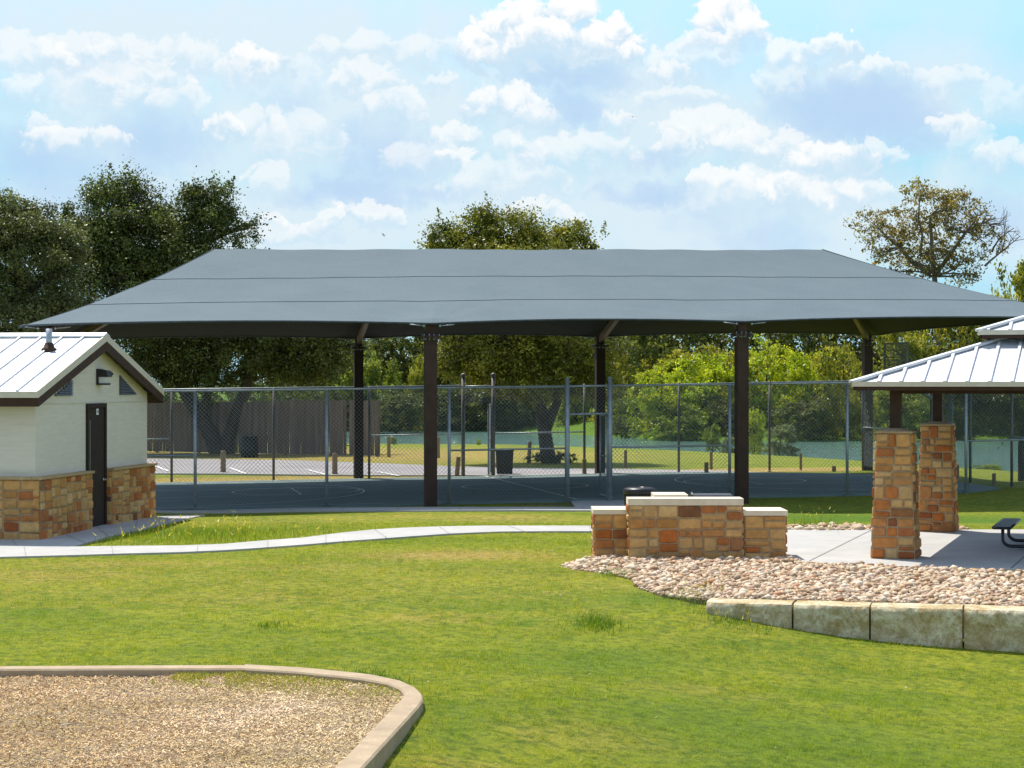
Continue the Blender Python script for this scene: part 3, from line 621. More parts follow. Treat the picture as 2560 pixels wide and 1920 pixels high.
# ---------------------------------------------------------------- restroom building
def restroom():
    N = (-9.25, 38.8); g = np.array((.14, .99)); g /= np.linalg.norm(g); r = np.array((g[1], -g[0])); L = 6.77; Q = 7.0; M_ = L / 2
    def W(s, q, z): p = np.array(N) + g * s - r * q; return (p[0], p[1], z)
    t = thing('restroom_building', 'small cream restroom building with stone base and bright metal gable roof', 'building', (N[0], N[1], 0))
    RZ, EZ, SP = 4.07, 2.90, (4.07 - 2.90) / (M_ + .45)
    top = lambda s: RZ - SP * abs(s - M_)
    mb = MB(); prof = [(0, -.1), (L, -.1), (L, top(L) - .18), (M_, RZ - .18), (0, top(0) - .18)]
    mb.extr([W(s, 0, z) for s, z in prof], np.array(W(0, Q, 0)) - np.array(W(0, 0, 0))); mb.build('wall', 'siding', t)
    mb = MB()   # trim board over the door head
    mb.extr([W(-.012, -.012, 2.645), W(L + .01, -.012, 2.645), W(L + .01, -.012, 2.665), W(-.012, -.012, 2.665)], np.array(W(0, .004, 0)) - np.array(W(0, -.012, 0)))
    mb.build('trim_band', 'trim_cream', t)
    # stone base: gable side in two lengths, then the long front
    def face(s0, s1, seed, q=-.15, h=1.2):
        mb = MB(); w = s1 - s0
        stone_face(mb, lambda s, z, o: W(s0 + s, q - o, z), w, h, seed, .46, .28, 1.4)
        for (sa, sd) in ((s0, -1), (s1, 1)):
            stone_face(mb, lambda s, z, o, sa=sa, sd=sd: W(sa + sd * o, q + s, z), .15, h, seed + 7 + sd, .46, .28)
        return mb
    b = face(-.14, 2.77, 11).build('stone_base', 'stone', t); c = MB()
    c.extr([W(-.18, -.20, 1.2), W(2.79, -.20, 1.2), W(2.79, 0, 1.2), W(-.18, 0, 1.2)], (0, 0, .05)); c.c = [(.43, .315, .17)] * len(c.c); c.build('sill', 'stone', b)
    b = face(3.97, L + .1, 12).build('stone_base', 'stone', t); c = MB()
    c.extr([W(3.95, -.20, 1.2), W(L + .14, -.20, 1.2), W(L + .14, 0, 1.2), W(3.95, 0, 1.2)], (0, 0, .05)); c.c = [(.43, .315, .17)] * len(c.c); c.build('sill', 'stone', b)
    mb = MB(); stone_face(mb, lambda s, z, o: W(-.14 - o, s - .15, z), Q + .15, 1.2, 13, .46, .28)
    b = mb.build('stone_base', 'stone', t); c = MB(); c.extr([W(-.20, -.0, 1.202), W(-.20, Q, 1.202), W(0, Q, 1.202), W(0, 0, 1.202)], (0, 0, .05)); c.c = [(.43, .315, .17)] * len(c.c); c.build('sill', 'stone', b)
    # roof: sheets, ribs, ridge cap, trims
    q0, q1 = -.25, Q + .25; mb = MB()
    for sg in (-1, 1):
        e = M_ + sg * (M_ + .45); pr = [(M_, RZ), (e, EZ), (e, EZ - .05), (M_, RZ - .05)]
        mb.extr([W(s, q0 + .012, z) for s, z in pr], np.array(W(0, q1, 0)) - np.array(W(0, q0 + .012, 0)))
    rf = mb.build('roof', 'roof_metal', t)
    for sg in (-1, 1):
        mb = MB(); q = q0 + .45
        while q < q1 - .1:
            e = M_ + sg * (M_ + .44); mb.beam(W(M_ + sg * .1, q, RZ - SP * .1 + .018), W(e, q, EZ + .02), .035, .045); q += .465
        mb.build('rib', 'roof_metal', rf)
    mb = MB(); mb.extr([W(M_ - .2, q0, RZ - .2 * SP + .055), W(M_, q0, RZ + .065), W(M_ + .2, q0, RZ - .2 * SP + .055), W(M_ + .2, q0, RZ - .2 * SP + .02), W(M_, q0, RZ + .03), W(M_ - .2, q0, RZ - .2 * SP + .02)], np.array(W(0, q1, 0)) - np.array(W(0, q0, 0)))
    mb.build('ridge_cap', 'roof_metal', rf)
    mb = MB()
    for qq in (q0, q1 - .03):
        for sg in (-1, 1):
            e = M_ + sg * (M_ + .47); pr = [(M_, RZ + .03), (e, EZ + .025), (e, EZ - .115), (M_, RZ - .12)]
            mb.extr([W(s, qq, z) for s, z in pr], np.array(W(0, .03, 0)) - np.array(W(0, 0, 0)))
    for sg in (-1, 1):
        e = M_ + sg * (M_ + .45); mb.extr([W(e, q0 + .03, EZ + .005), W(e, q1 - .03, EZ + .005), W(e, q1 - .03, EZ - .115), W(e, q0 + .03, EZ - .115)], np.array(W(sg * .025, 0, 0)) - np.array(W(0, 0, 0)))
    mb.build('edge_trim', 'trim_cream', rf)
    mb = MB()
    for qq in (q0 + .008, q1 - .05):
        for sg in (-1, 1):
            e = M_ + sg * (M_ + .44); pr = [(M_, RZ - .125), (e, EZ - .12), (e, EZ - .285), (M_, RZ - .32)]
            mb.extr([W(s, qq, z) for s, z in pr], np.array(W(0, .042, 0)) - np.array(W(0, 0, 0)))
    for sg in (-1, 1):
        e = M_ + sg * (M_ + .40); mb.extr([W(e, q0 + .05, EZ - .118), W(e, q1 - .05, EZ - .118), W(e, q1 - .05, EZ - .285), W(e, q0 + .05, EZ - .285)], np.array(W(sg * .035, 0, 0)) - np.array(W(0, 0, 0)))
        a = M_ + sg * (M_ + .005); mb.extr([W(a, q0 + .05, top(a) - .2), W(e, q0 + .05, EZ - .26), W(e, q0 + .05, EZ - .28), W(a, q0 + .05, top(a) - .23)], np.array(W(0, q1 - .1, 0)) - np.array(W(0, q0, 0)))
    mb.build('fascia', 'trim_brown', rf)
    mb = MB()
    for sg in (-1, 1):
        e = M_ + sg * (M_ + .3); mb.extr([W(M_, q0 + .05, RZ - .09), W(e, q0 + .05, top(e) - .09), W(e, q0 + .05, top(e) - .11), W(M_, q0 + .05, RZ - .11)], np.array(W(0, -q0 - .055, 0)) - np.array(W(0, 0, 0)))
    mb.build('soffit', 'trim_brown', rf)
    # door
    d = MB(); d.extr([W(2.90, -.02, 0), W(3.86, -.02, 0), W(3.86, -.02, 2.55), W(2.90, -.02, 2.55)], np.array(W(0, .015, 0)) - np.array(W(0, -.02, 0)))
    d = d.build('door', 'door_brown', t)
    f = MB()
    for s0, s1, z0, z1 in ((2.79, 2.90, 0, 2.64), (3.86, 3.95, 0, 2.64), (2.90, 3.86, 2.552, 2.64)):
        f.extr([W(s0, -.05, z0), W(s1, -.05, z0), W(s1, -.05, z1), W(s0, -.05, z1)], np.array(W(0, .01, 0)) - np.array(W(0, -.05, 0)))
    f.build('door_frame', 'door_brown', d)
    f = MB(); f.extr([W(2.905, -.05, .05), W(2.93, -.05, .05), W(2.93, -.05, 2.3), W(2.905, -.05, 2.3)], np.array(W(0, -.02, 0)) - np.array(W(0, -.05, 0))); f.build('hinge', 'galvanised', d)
    f = MB(); p = W(3.80, -.06, 1.02); f.tube([W(3.80, -.02, 1.02), W(3.80, -.09, 1.02), W(3.70, -.09, 1.02)], .014, 8); f.tube([W(3.80, -.02, 1.02), W(3.80, -.04, 1.02)], .034, 10); f.build('handle', 'chrome', d)
    f = MB(); f.extr([W(3.37, -.026, 2.40), W(3.50, -.026, 2.40), W(3.50, -.026, 2.53), W(3.37, -.026, 2.53)], np.array(W(0, -.02, 0)) - np.array(W(0, -.026, 0))); f = f.build('sign_plate', 'sign_white', d)
    k = MB()
    for z0, z1, s0, s1 in ((2.44, 2.50, 3.395, 3.435), (2.44, 2.50, 3.45, 3.48)):
        k.extr([W(s0, -.029, z0), W(s1, -.029, z0), W(s1, -.029, z1), W(s0, -.029, z1)], np.array(W(0, -.0262, 0)) - np.array(W(0, -.029, 0)))
    k.build('pictogram', 'grey_paint', f)
    # louvred gable vents
    for s_in, s_out, zt in ((1.95, .95, 3.13), (4.87, 6.0, 3.24)):
        v = MB(); zb = 2.81; n = 7
        v.extr([W(s_in, -.006, zb), W(s_out, -.006, zb), W(s_in, -.006, zt)], np.array(W(0, .002, 0)) - np.array(W(0, -.006, 0)))
        for i in range(n):
            z = zb + (zt - zb) * (i + .15) / n; se = s_in + (s_out - s_in) * (1 - (i + .6) / n)
            a, b_ = (s_in, se) if s_in < se else (se, s_in)
            v.extr([W(a, -.008, z + .045), W(a, -.05, z), W(a, -.05, z + .008), W(a, -.008, z + .053)], np.array(W(b_, 0, 0)) - np.array(W(a, 0, 0)))
        v.build('louver', 'louver', t)
    # wall lamp: back plate, hood, glass
    c = 3.57; m = MB(); m.extr([W(c - .16, -.05, 3.03), W(c + .16, -.05, 3.03), W(c + .16, -.05, 3.37), W(c - .16, -.05, 3.37)], np.array(W(0, .002, 0)) - np.array(W(0, -.05, 0)))
    m.extr([W(c - .15, -.05, 3.36), W(c - .15, -.22, 3.33), W(c - .15, -.25, 3.20), W(c - .15, -.05, 3.20)], np.array(W(c + .15, 0, 0)) - np.array(W(c - .15, 0, 0)))
    m.extr([W(c - .15, -.05, 3.03), W(c - .15, -.20, 3.03), W(c - .15, -.22, 3.065), W(c - .15, -.05, 3.065)], np.array(W(c + .15, 0, 0)) - np.array(W(c - .15, 0, 0)))
    wl = m.build('wall_lamp', 'dark_bronze', t)
    m = MB(); m.extr([W(c - .13, -.05, 3.066), W(c - .13, -.19, 3.066), W(c - .13, -.21, 3.198), W(c - .13, -.05, 3.198)], np.array(W(c + .13, 0, 0)) - np.array(W(c - .13, 0, 0))); m.build('lamp_glass', 'lamp_glass', wl)
    m = MB(); m.box(W(4.28, -.02, 3.27), (.05, .06, .07), math.atan2(g[1], g[0])); m.ball(W(4.28, -.05, 3.26), .025); m.build('sensor', 'dark_bronze', t)
    # vent pipe on the slope
    p = W(M_ - 1.05, .62, RZ - 1.05 * SP); m = MB(); m.lathe([(.065, -.05), (.065, .44), (.058, .44), (.058, .3)], p, 16); vp = m.build('vent_pipe', 'galvanised', t)
    m = MB(); m.lathe([(.16, -.05), (.16, .03), (.12, .05), (.085, .14), (.075, .15)], p, 16); m.build('flashing', 'trim_brown', vp)
restroom()

# ---------------------------------------------------------------- shade canopy over the court
PU = (-6.75, 2.46, 10.45, 19.75); PF, PB = -1.24, 14.15
def canopy():
    o = ct(6.5, 6.5, 0); t = thing('shade_canopy', 'huge blue-grey fabric shade canopy on brown steel posts over the court', 'canopy', o)
    E0 = 4.50; RZ = 6.86; RU = (-2.47, 15.4); RV = 6.5
    def eave(u, front):
        ks = (-7.35,) + PU[1:3] + (20.35,); base = E0
        if u <= ks[0] or u >= ks[3]: return (-1.95 if front else 14.95, base - .03)
        for a, b in zip(ks, ks[1:]):
            if a <= u <= b:
                x = (u - a) / (b - a); k = 4 * x * (1 - x); y0 = 1.50; 
                va = -1.95 if a == ks[0] else -y0; vb = -1.95 if b == ks[3] else -y0
                v = va + (vb - va) * x + .40 * k; z = base + .095 * k + (.0 if front else 0)
                return (v if front else 13.0 - v, z)
    nu, nv = 300, 30; mb = MB(); seam = MB(); lines = {}
    for front in (True, False):
        vs = []
        for i in range(nu + 1):
            x = i / nu; u0 = -7.35 + 27.7 * x; v0, z0 = eave(u0, front); u1 = RU[0] + (RU[1] - RU[0]) * x
            dist = min(abs(u0 - PU[1]), abs(u0 - PU[2]))
            for j in range(nv + 1):
                y = j / nv; sag = .16 * 4 * y * (1 - y)
                pk = .10 * math.exp(-(dist / .55) ** 2) * math.exp(-y * 10) * (1 if y > 0 else 0)
                zz = z0 + (RZ - .02 * math.sin(math.pi * x * 3) ** 2 - z0) * y - sag * (.8 + .2 * math.cos(math.pi * x * 2)) + pk
                rr = math.hypot((u0 - min(PU[1:3], key=lambda q: abs(q - u0))), y * 8.5); an = math.atan2(y * 8.5 + .01, u0 - min(PU[1:3], key=lambda q: abs(q - u0)))
                zz += (.020 * math.sin(an * 17) * math.exp(-rr / 1.3) + .010 * math.sin(an * 9 + 1) * math.exp(-rr / 3.5) + .008 * math.sin(u0 * 2.3 + y * 5) * math.sin(y * 11)) * min(1, y * 12)
                vs.append(ct(u0 + (u1 - u0) * y, v0 + (RV - v0) * y, zz))
        fs = [(i * (nv + 1) + j, (i + 1) * (nv + 1) + j, (i + 1) * (nv + 1) + j + 1, i * (nv + 1) + j + 1) for i in range(nu) for j in range(nv)]
        if not front: fs = [f[::-1] for f in fs]
        mb.add(vs, fs, None, True)
        for yy in (.30, .66):
            j = int(yy * nv); pts = []
            for i in range(nu + 1):
                # seams belly upwards over the posts as in a stretched cloth
                p = np.array(vs[i * (nv + 1) + j]); x = i / nu; u0 = -7.35 + 27.7 * x
                q = np.array(vs[i * (nv + 1) + j + 1]); dist = min(abs(u0 - PU[1]), abs(u0 - PU[2])); f = .30 * math.exp(-(dist / 2.2) ** 2)
                pts.append(p + (q - p) * f + np.array((0, 0, .006)))
            seam.tube(pts, .007, 4)
        seam.tube([np.array(vs[i * (nv + 1)]) for i in range(nu + 1)], .028, 5)
    for left in (True, False):
        uu = -7.35 if left else 20.35; ru = RU[0] if left else RU[1]; vs = []; m = 40
        for i in range(m + 1):
            x = i / m; v0 = -1.95 + 16.9 * x; k = 4 * x * (1 - x); u0 = uu + (.55 * k if left else -.55 * k); z0 = E0 - .03 + .10 * k
            for j in range(nv + 1):
                y = j / nv; vs.append(ct(u0 + (ru - u0) * y, v0 + (RV - v0) * y, z0 + (RZ - z0) * y - .16 * 4 * y * (1 - y)))
        ef = [(i * (nv + 1) + j, (i + 1) * (nv + 1) + j, (i + 1) * (nv + 1) + j + 1, i * (nv + 1) + j + 1) for i in range(m) for j in range(nv)]; mb.add(vs, [f[::-1] for f in ef] if left else ef, None, True)
        seam.tube([np.array(vs[i * (nv + 1)]) for i in range(m + 1)], .028, 5)
        for i in (0, m): seam.tube([np.array(vs[i * (nv + 1) + j]) + np.array((0, 0, .004)) for j in range(nv + 1)], .012, 4)
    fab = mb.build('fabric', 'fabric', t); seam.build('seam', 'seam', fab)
    hw = .15
    for u in PU:
        for v in (PF, PB):
            p = ct(u, v); zb = H1(p[0], p[1]) - .25; m = MB(); m.box((p[0], p[1], (zb + 4.12 + p[2]) / 2), (hw * 2 - .01, hw * 2 - .01, 4.12 + p[2] - zb), TH)
            post = m.build('post', 'steel_brown', t)
            b = MB(); zt = 4.15 + p[2]; b.box((p[0], p[1], zt), (.46, .46, .03), TH); b.box((p[0], p[1], zt + .045), (.46, .46, .03), TH); b.box((p[0], p[1], zt + .19), (.22, .22, .26), TH)
            b.build('bracket', 'steel_brown', post)
            for i in (-1, -.3, .3, 1):
                for j in (-1, 1):
                    q = ct(u + i * .19, v + j * .19); b = MB(); b.tube([(q[0], q[1], zt - .05), (q[0], q[1], zt + .10)], .015, 6); b.build('bolt', 'galvanised', post)
            for i in (-1, 1):
                s_ = -1 if v == PF else 1; q = ct(u + i * .2, v + s_ * .22); q2 = ct(u + i * .55, v + s_ * .26)
                b = MB(); b.tube([(q[0], q[1], zt + .30), (q2[0], q2[1], zt + .33)], .014, 6); b.ball((q[0], q[1], zt + .30), .035); b.build('turnbuckle', 'galvanised', post)
            m = MB(); a = ct(u, v, 4.36); ru = min(max(u, RU[0]), RU[1]); e = ct(ru, RV, 6.62); m.beam(a, e, .14, .20); m.build('rafter', 'rafter_brown', t)
    m = MB(); m.beam(ct(RU[0], RV, 6.66), ct(RU[1], RV, 6.66), .14, .18); m.build('ridge_beam', 'rafter_brown', t)
canopy()

# ---------------------------------------------------------------- chain link fencing
def tz(p): return p[2]
def wires(mb, fn, L, z0, z1, sp=.105, r=.0031):
    """two crossing families of wires; fn(s, z, o) places a point of the fence plane"""
    h = z1 - z0
    for sg in (1, -1):
        k = -h if sg > 0 else 0.0
        while k < (L if sg > 0 else L + h):
            # s runs from k to k + sg * h while z runs from z0 to z1; keep the stretch inside 0..L
            t0, t1 = sorted(((0 - k) / (sg * h), (L - k) / (sg * h))); t0, t1 = max(0.0, t0), min(1.0, t1)
            c = (k + sg * h * t0, h * t0, k + sg * h * t1, h * t1) if t1 > t0 else None
            if c and abs(c[2] - c[0]) > .02:
                o = .004 * sg; a = np.array(fn(c[0], z0 + c[1], o)); b = np.array(fn(c[2], z0 + c[3], o))
                d = (b - a) / np.linalg.norm(b - a); x = np.array((-d[1], d[0], 0)); x /= max(1e-6, np.linalg.norm(x)); y = np.cross(d, x)
                vs = [p + (x * math.cos(q) + y * math.sin(q)) * r for p in (a, b) for q in (0, 2.09, 4.19)]
                mb.add(vs, [(0, 1, 4, 3), (1, 2, 5, 4), (2, 0, 3, 5)])
            k += sp
def post_part(t, p, zt, r, mat='galvanised', ball=False, z0=None):
    m = MB(); zb = H1(p[0], p[1]) - .1 if z0 is None else z0
    m.tube([(p[0], p[1], zb), (p[0], p[1], zt)], r, 10)
    if ball: m.ball((p[0], p[1], zt + r * .5), r * 1.35)
    else: m.ball((p[0], p[1], zt), r * 1.02, sq=(1, 1, .6))
    return m.build('post', mat, t)
FH = 2.92
def fences():
    GL, GR = u_of(1418, 0), u_of(1525, 0)
    t = thing('chain_link_fence', 'tall chain-link fence along the near edge of the court', 'fence', ct(GL, 0), 'chain-link fences round the court')
    us = [-8.6, -5.6] + [u_of(x, 0) for x in (488, 817, 1123)]; us2 = [u_of(x, 0) for x in (1824, 2118, 2415, 2720)]
    for u in us: post_part(t, ct(u, 0), FH + SL * u - .03, .040)
    for u in (GL, GR): post_part(t, ct(u, 0), FH + SL * u + .20, .062)
    for u in us2: post_part(t, ct(u, 0), FH + SL * u - .03, .040)
    m = MB(); m.tube([ct(us[0], 0, FH), ct(GL, 0, FH)], .028, 8); m.tube([ct(GL, 0, FH), ct(GR, 0, FH)], .028, 8); m.tube([ct(GR, 0, FH), ct(us2[-1], 0, FH)], .028, 8); m.build('top_rail', 'galvanised', t)
    m = MB()
    for a, b in ((us[0], us[2]), (us[4], GL), (GR, us2[0]), (us2[2], us2[3])): m = MB(); m.tube([ct(a, 0, 1.33), ct(b, 0, 1.33)], .024, 8); m.build('brace_rail', 'galvanised', t)
    m = MB(); m.tube([ct(GL, 0, 2.2), ct(GR, 0, 2.2)], .028, 8); m.build('transom', 'galvanised', t)
    m = MB(); fn = lambda s, z, o: ct(us[0] + s, o, z); wires(m, fn, GL - us[0], .05, FH)
    wires(m, lambda s, z, o: ct(GL + s, o, z), GR - GL, 2.2, FH); wires(m, lambda s, z, o: ct(GR + s, o, z), us2[-1] - GR, .05, FH)
    m.build('wire_mesh', 'wire', t)
    # gate leaf swung inward on the right gate post
    gt = thing('fence_gate', 'narrow chain-link gate leaf standing open at the near court fence', 'gate', ct(GR, 0), 'gate leaves')
    e = np.array(ct(GR, 0)); h = np.array(pd(1515, 53.0)); a = np.array(ct(GR - .10, .05)); 
    k = (1507.5 - 1280) / F; dirv = None
    b2 = np.array((k * (a[1] + 1.02), a[1] + 1.02, a[2])); b2[0] = (1500.5 - 1280) / F * b2[1]; a2 = a.copy(); a2[0] = (1518 - 1280) / F * a2[1]
    f = MB()
    for p, q in (((a2, .08), (a2, 2.2)), ((b2, .08), (b2, 2.15)), ((a2, .08), (b2, .08)), ((a2, 2.18), (b2, 2.13)), ((a2, 1.1), (b2, 1.1))):
        f.tube([(p[0][0], p[0][1], p[0][2] + p[1]), (q[0][0], q[0][1], q[0][2] + q[1])], .024, 8)
    f.build('frame', 'galvanised', gt); f = MB(); D = b2 - a2; LL = math.hypot(D[0], D[1])
    wires(f, lambda s, z, o: (a2[0] + D[0] * s / LL, a2[1] + D[1] * s / LL + o, a2[2] + z), LL, .08, 2.14); f.build('wire_mesh', 'wire', gt)
    f = MB()
    for z in (.35, 1.85): f = MB(); f.tube([(a2[0], a2[1], a2[2] + z), ct(GR, 0, z)], .03, 8); f.build('hinge', 'galvanised', gt)
    # far side of the court
    VB = 14.04
    t = thing('chain_link_fence', 'chain-link fence with dark posts along the far edge of the court by the parking lot', 'fence', ct(8, VB), 'chain-link fences round the court')
    ub = [-8.3, -5.2] + [u_of(x, VB) for x in (429, 684, 923)]; g1, g2 = u_of(1158, VB), u_of(1233, VB); ub2 = [u_of(x, VB) for x in (1461, 1697, 1924, 2158)]
    for u in ub + ub2: post_part(t, ct(u, VB), FH + SL * u, .042, 'galvanised_dark')
    for u in (g1, g2): post_part(t, ct(u, VB), FH + SL * u + .30, .062, 'galvanised_dark', True)
    m = MB(); m.tube([ct(ub[0], VB, FH), ct(g1, VB, FH)], .028, 8); m.tube([ct(g1, VB, FH - .02), ct(g2, VB, FH - .02)], .028, 8); m.tube([ct(g2, VB, FH - .08), ct(ub2[-1], VB, FH)], .028, 8); m.build('top_rail', 'galvanised', t)
    m = MB()
    for a, b in ((ub[1], ub[2]), (ub[4], g1), (g2, ub2[0])): m = MB(); m.tube([ct(a, VB, 1.36), ct(b, VB, 1.36)], .024, 8); m.build('brace_rail', 'galvanised', t)
    m = MB(); wires(m, lambda s, z, o: ct(ub[0] + s, VB + o, z), g1 - ub[0], .05, FH, .13); wires(m, lambda s, z, o: ct(g1 + s, VB + o, z), g2 - g1, 2.35, FH, .13); wires(m, lambda s, z, o: ct(g2 + s, VB + o, z), ub2[-1] - g2, .05, FH, .13)
    m.build('wire_mesh', 'wire', t)
    gt = thing('fence_gate', 'grey chain-link gate leaf swung open at the far court fence beside the black bin', 'gate', ct(g2, VB), 'gate leaves')
    a = np.array(ct(g2 - .1, VB)); a[0] = (1226.5 - 1280) / F * a[1]; b = np.array((a[0], a[1] - 1.1, a[2])); b[0] = (1221 - 1280) / F * b[1]
    f = MB()
    for p, q, z0, z1 in ((a, a, .08, 2.3), (b, b, .08, 2.3), (a, b, .08, .08), (a, b, 2.3, 2.3), (a, b, 1.2, 1.2)): f.tube([(p[0], p[1], p[2] + z0), (q[0], q[1], q[2] + z1)], .026, 8)
    f.build('frame', 'galvanised', gt); D = b - a; f = MB(); wires(f, lambda s, z, o: (a[0] + D[0] * s / 1.1, a[1] + D[1] * s / 1.1, a[2] + z), 1.1, .08, 2.3, .13); f.build('wire_mesh', 'wire', gt)
    # right end
    t = thing('chain_link_fence', 'short return of chain-link fence at the right end of the court', 'fence', ct(19.6, 7), 'chain-link fences round the court')
    U = 19.5; vs = [.1, 2.4, 5.2, 8.1, 11.0, 13.9]
    for v in vs[1:]: post_part(t, ct(U, v), FH + SL * U, .042, 'galvanised_dark')
    m = MB(); m.tube([ct(U, vs[0], FH), ct(U, vs[-1], FH)], .028, 8); m.build('top_rail', 'galvanised', t)
    m = MB(); m.tube([ct(U, vs[-2], 1.36), ct(U, vs[-1], 1.36)], .024, 8); m.build('brace_rail', 'galvanised', t); m = MB(); m.tube([ct(U, vs[0], 1.33), ct(U, vs[1], 1.33)], .024, 8); m.build('brace_rail', 'galvanised', t)
    m = MB(); wires(m, lambda s, z, o: ct(U + o, vs[0] + s, z), vs[-1] - vs[0], .05, FH, .12); m.build('wire_mesh', 'wire', t)
fences()

# ---------------------------------------------------------------- basketball goals
def goal(u_post, sgn, label, mat, boardmat):
    t = thing('basketball_hoop', label, 'basketball hoop', ct(u_post, 7), 'basketball hoops'); ub = u_post - sgn * 1.75
    m = MB(); p = ct(u_post, 7); m.tube([(p[0], p[1], -.1), ct(u_post, 7, 2.75)], .095, 12); m.build('post', mat, t)
    m = MB(); m.tube([ct(u_post, 7, 2.70), ct(ub + sgn * .1, 7, 3.75)], .05, 8); m.tube([ct(u_post, 7, 2.0), ct(ub + sgn * .1, 7, 3.05)], .05, 8)
    for q in (-.5, .5): m.tube([ct(ub + sgn * .08, 7 + q, 3.9), ct(u_post - sgn * .5, 7, 3.05)], .022, 6)
    m.build('arm', mat, t)
    m = MB(); n = 12
    m.beam(ct(ub, 6.1, 3.02), ct(ub, 7.9, 3.02), .05, .06); m.beam(ct(ub, 6.1, 4.06), ct(ub, 7.9, 4.06), .05, .06)
    for q in (6.1, 7.9): m.beam(ct(ub, q, 3.0), ct(ub, q, 4.08), .06, .05)
    bd = m.build('backboard', boardmat, t)
    m = MB()
    for i in range(1, 15): m.beam(ct(ub, 6.1 + 1.8 * i / 15, 3.02), ct(ub, 6.1 + 1.8 * i / 15, 4.06), .012, .03)
    for i in range(1, 10): m.beam(ct(ub, 6.1, 3.02 + 1.04 * i / 10), ct(ub, 7.9, 3.02 + 1.04 * i / 10), .012, .02)
    m.build('board_grid', boardmat, bd)
    m = MB(); c = ct(ub - sgn * .4, 7, 3.05); m.tube([(c[0] + .23 * math.cos(a), c[1] + .23 * math.sin(a), c[2]) for a in np.linspace(0, 2 * math.pi, 25)], .01, 6); m.tube([ct(ub, 7, 3.05), ct(ub - sgn * .17, 7, 3.05)], .03, 6); m.build('rim', 'hoop_orange', t)
    m = MB()
    for i in range(12):
        for sg in (1, -1):
            pts = []
            for k in range(5):
                a = 2 * math.pi * (i + sg * k * .5) / 12; r = .23 - .035 * k; pts.append((c[0] + r * math.cos(a), c[1] + r * math.sin(a), c[2] - .1 * k))
            m.tube(pts, .004, 3)
    m.build('net', 'net_white', t)
goal(19.65, 1, 'grey basketball hoop with slanted arms behind the pavilion posts', 'grey_paint', 'grey_paint')
goal(-6.65, -1, 'green basketball hoop standing edge-on behind the restroom roof', 'green_paint', 'green_paint')

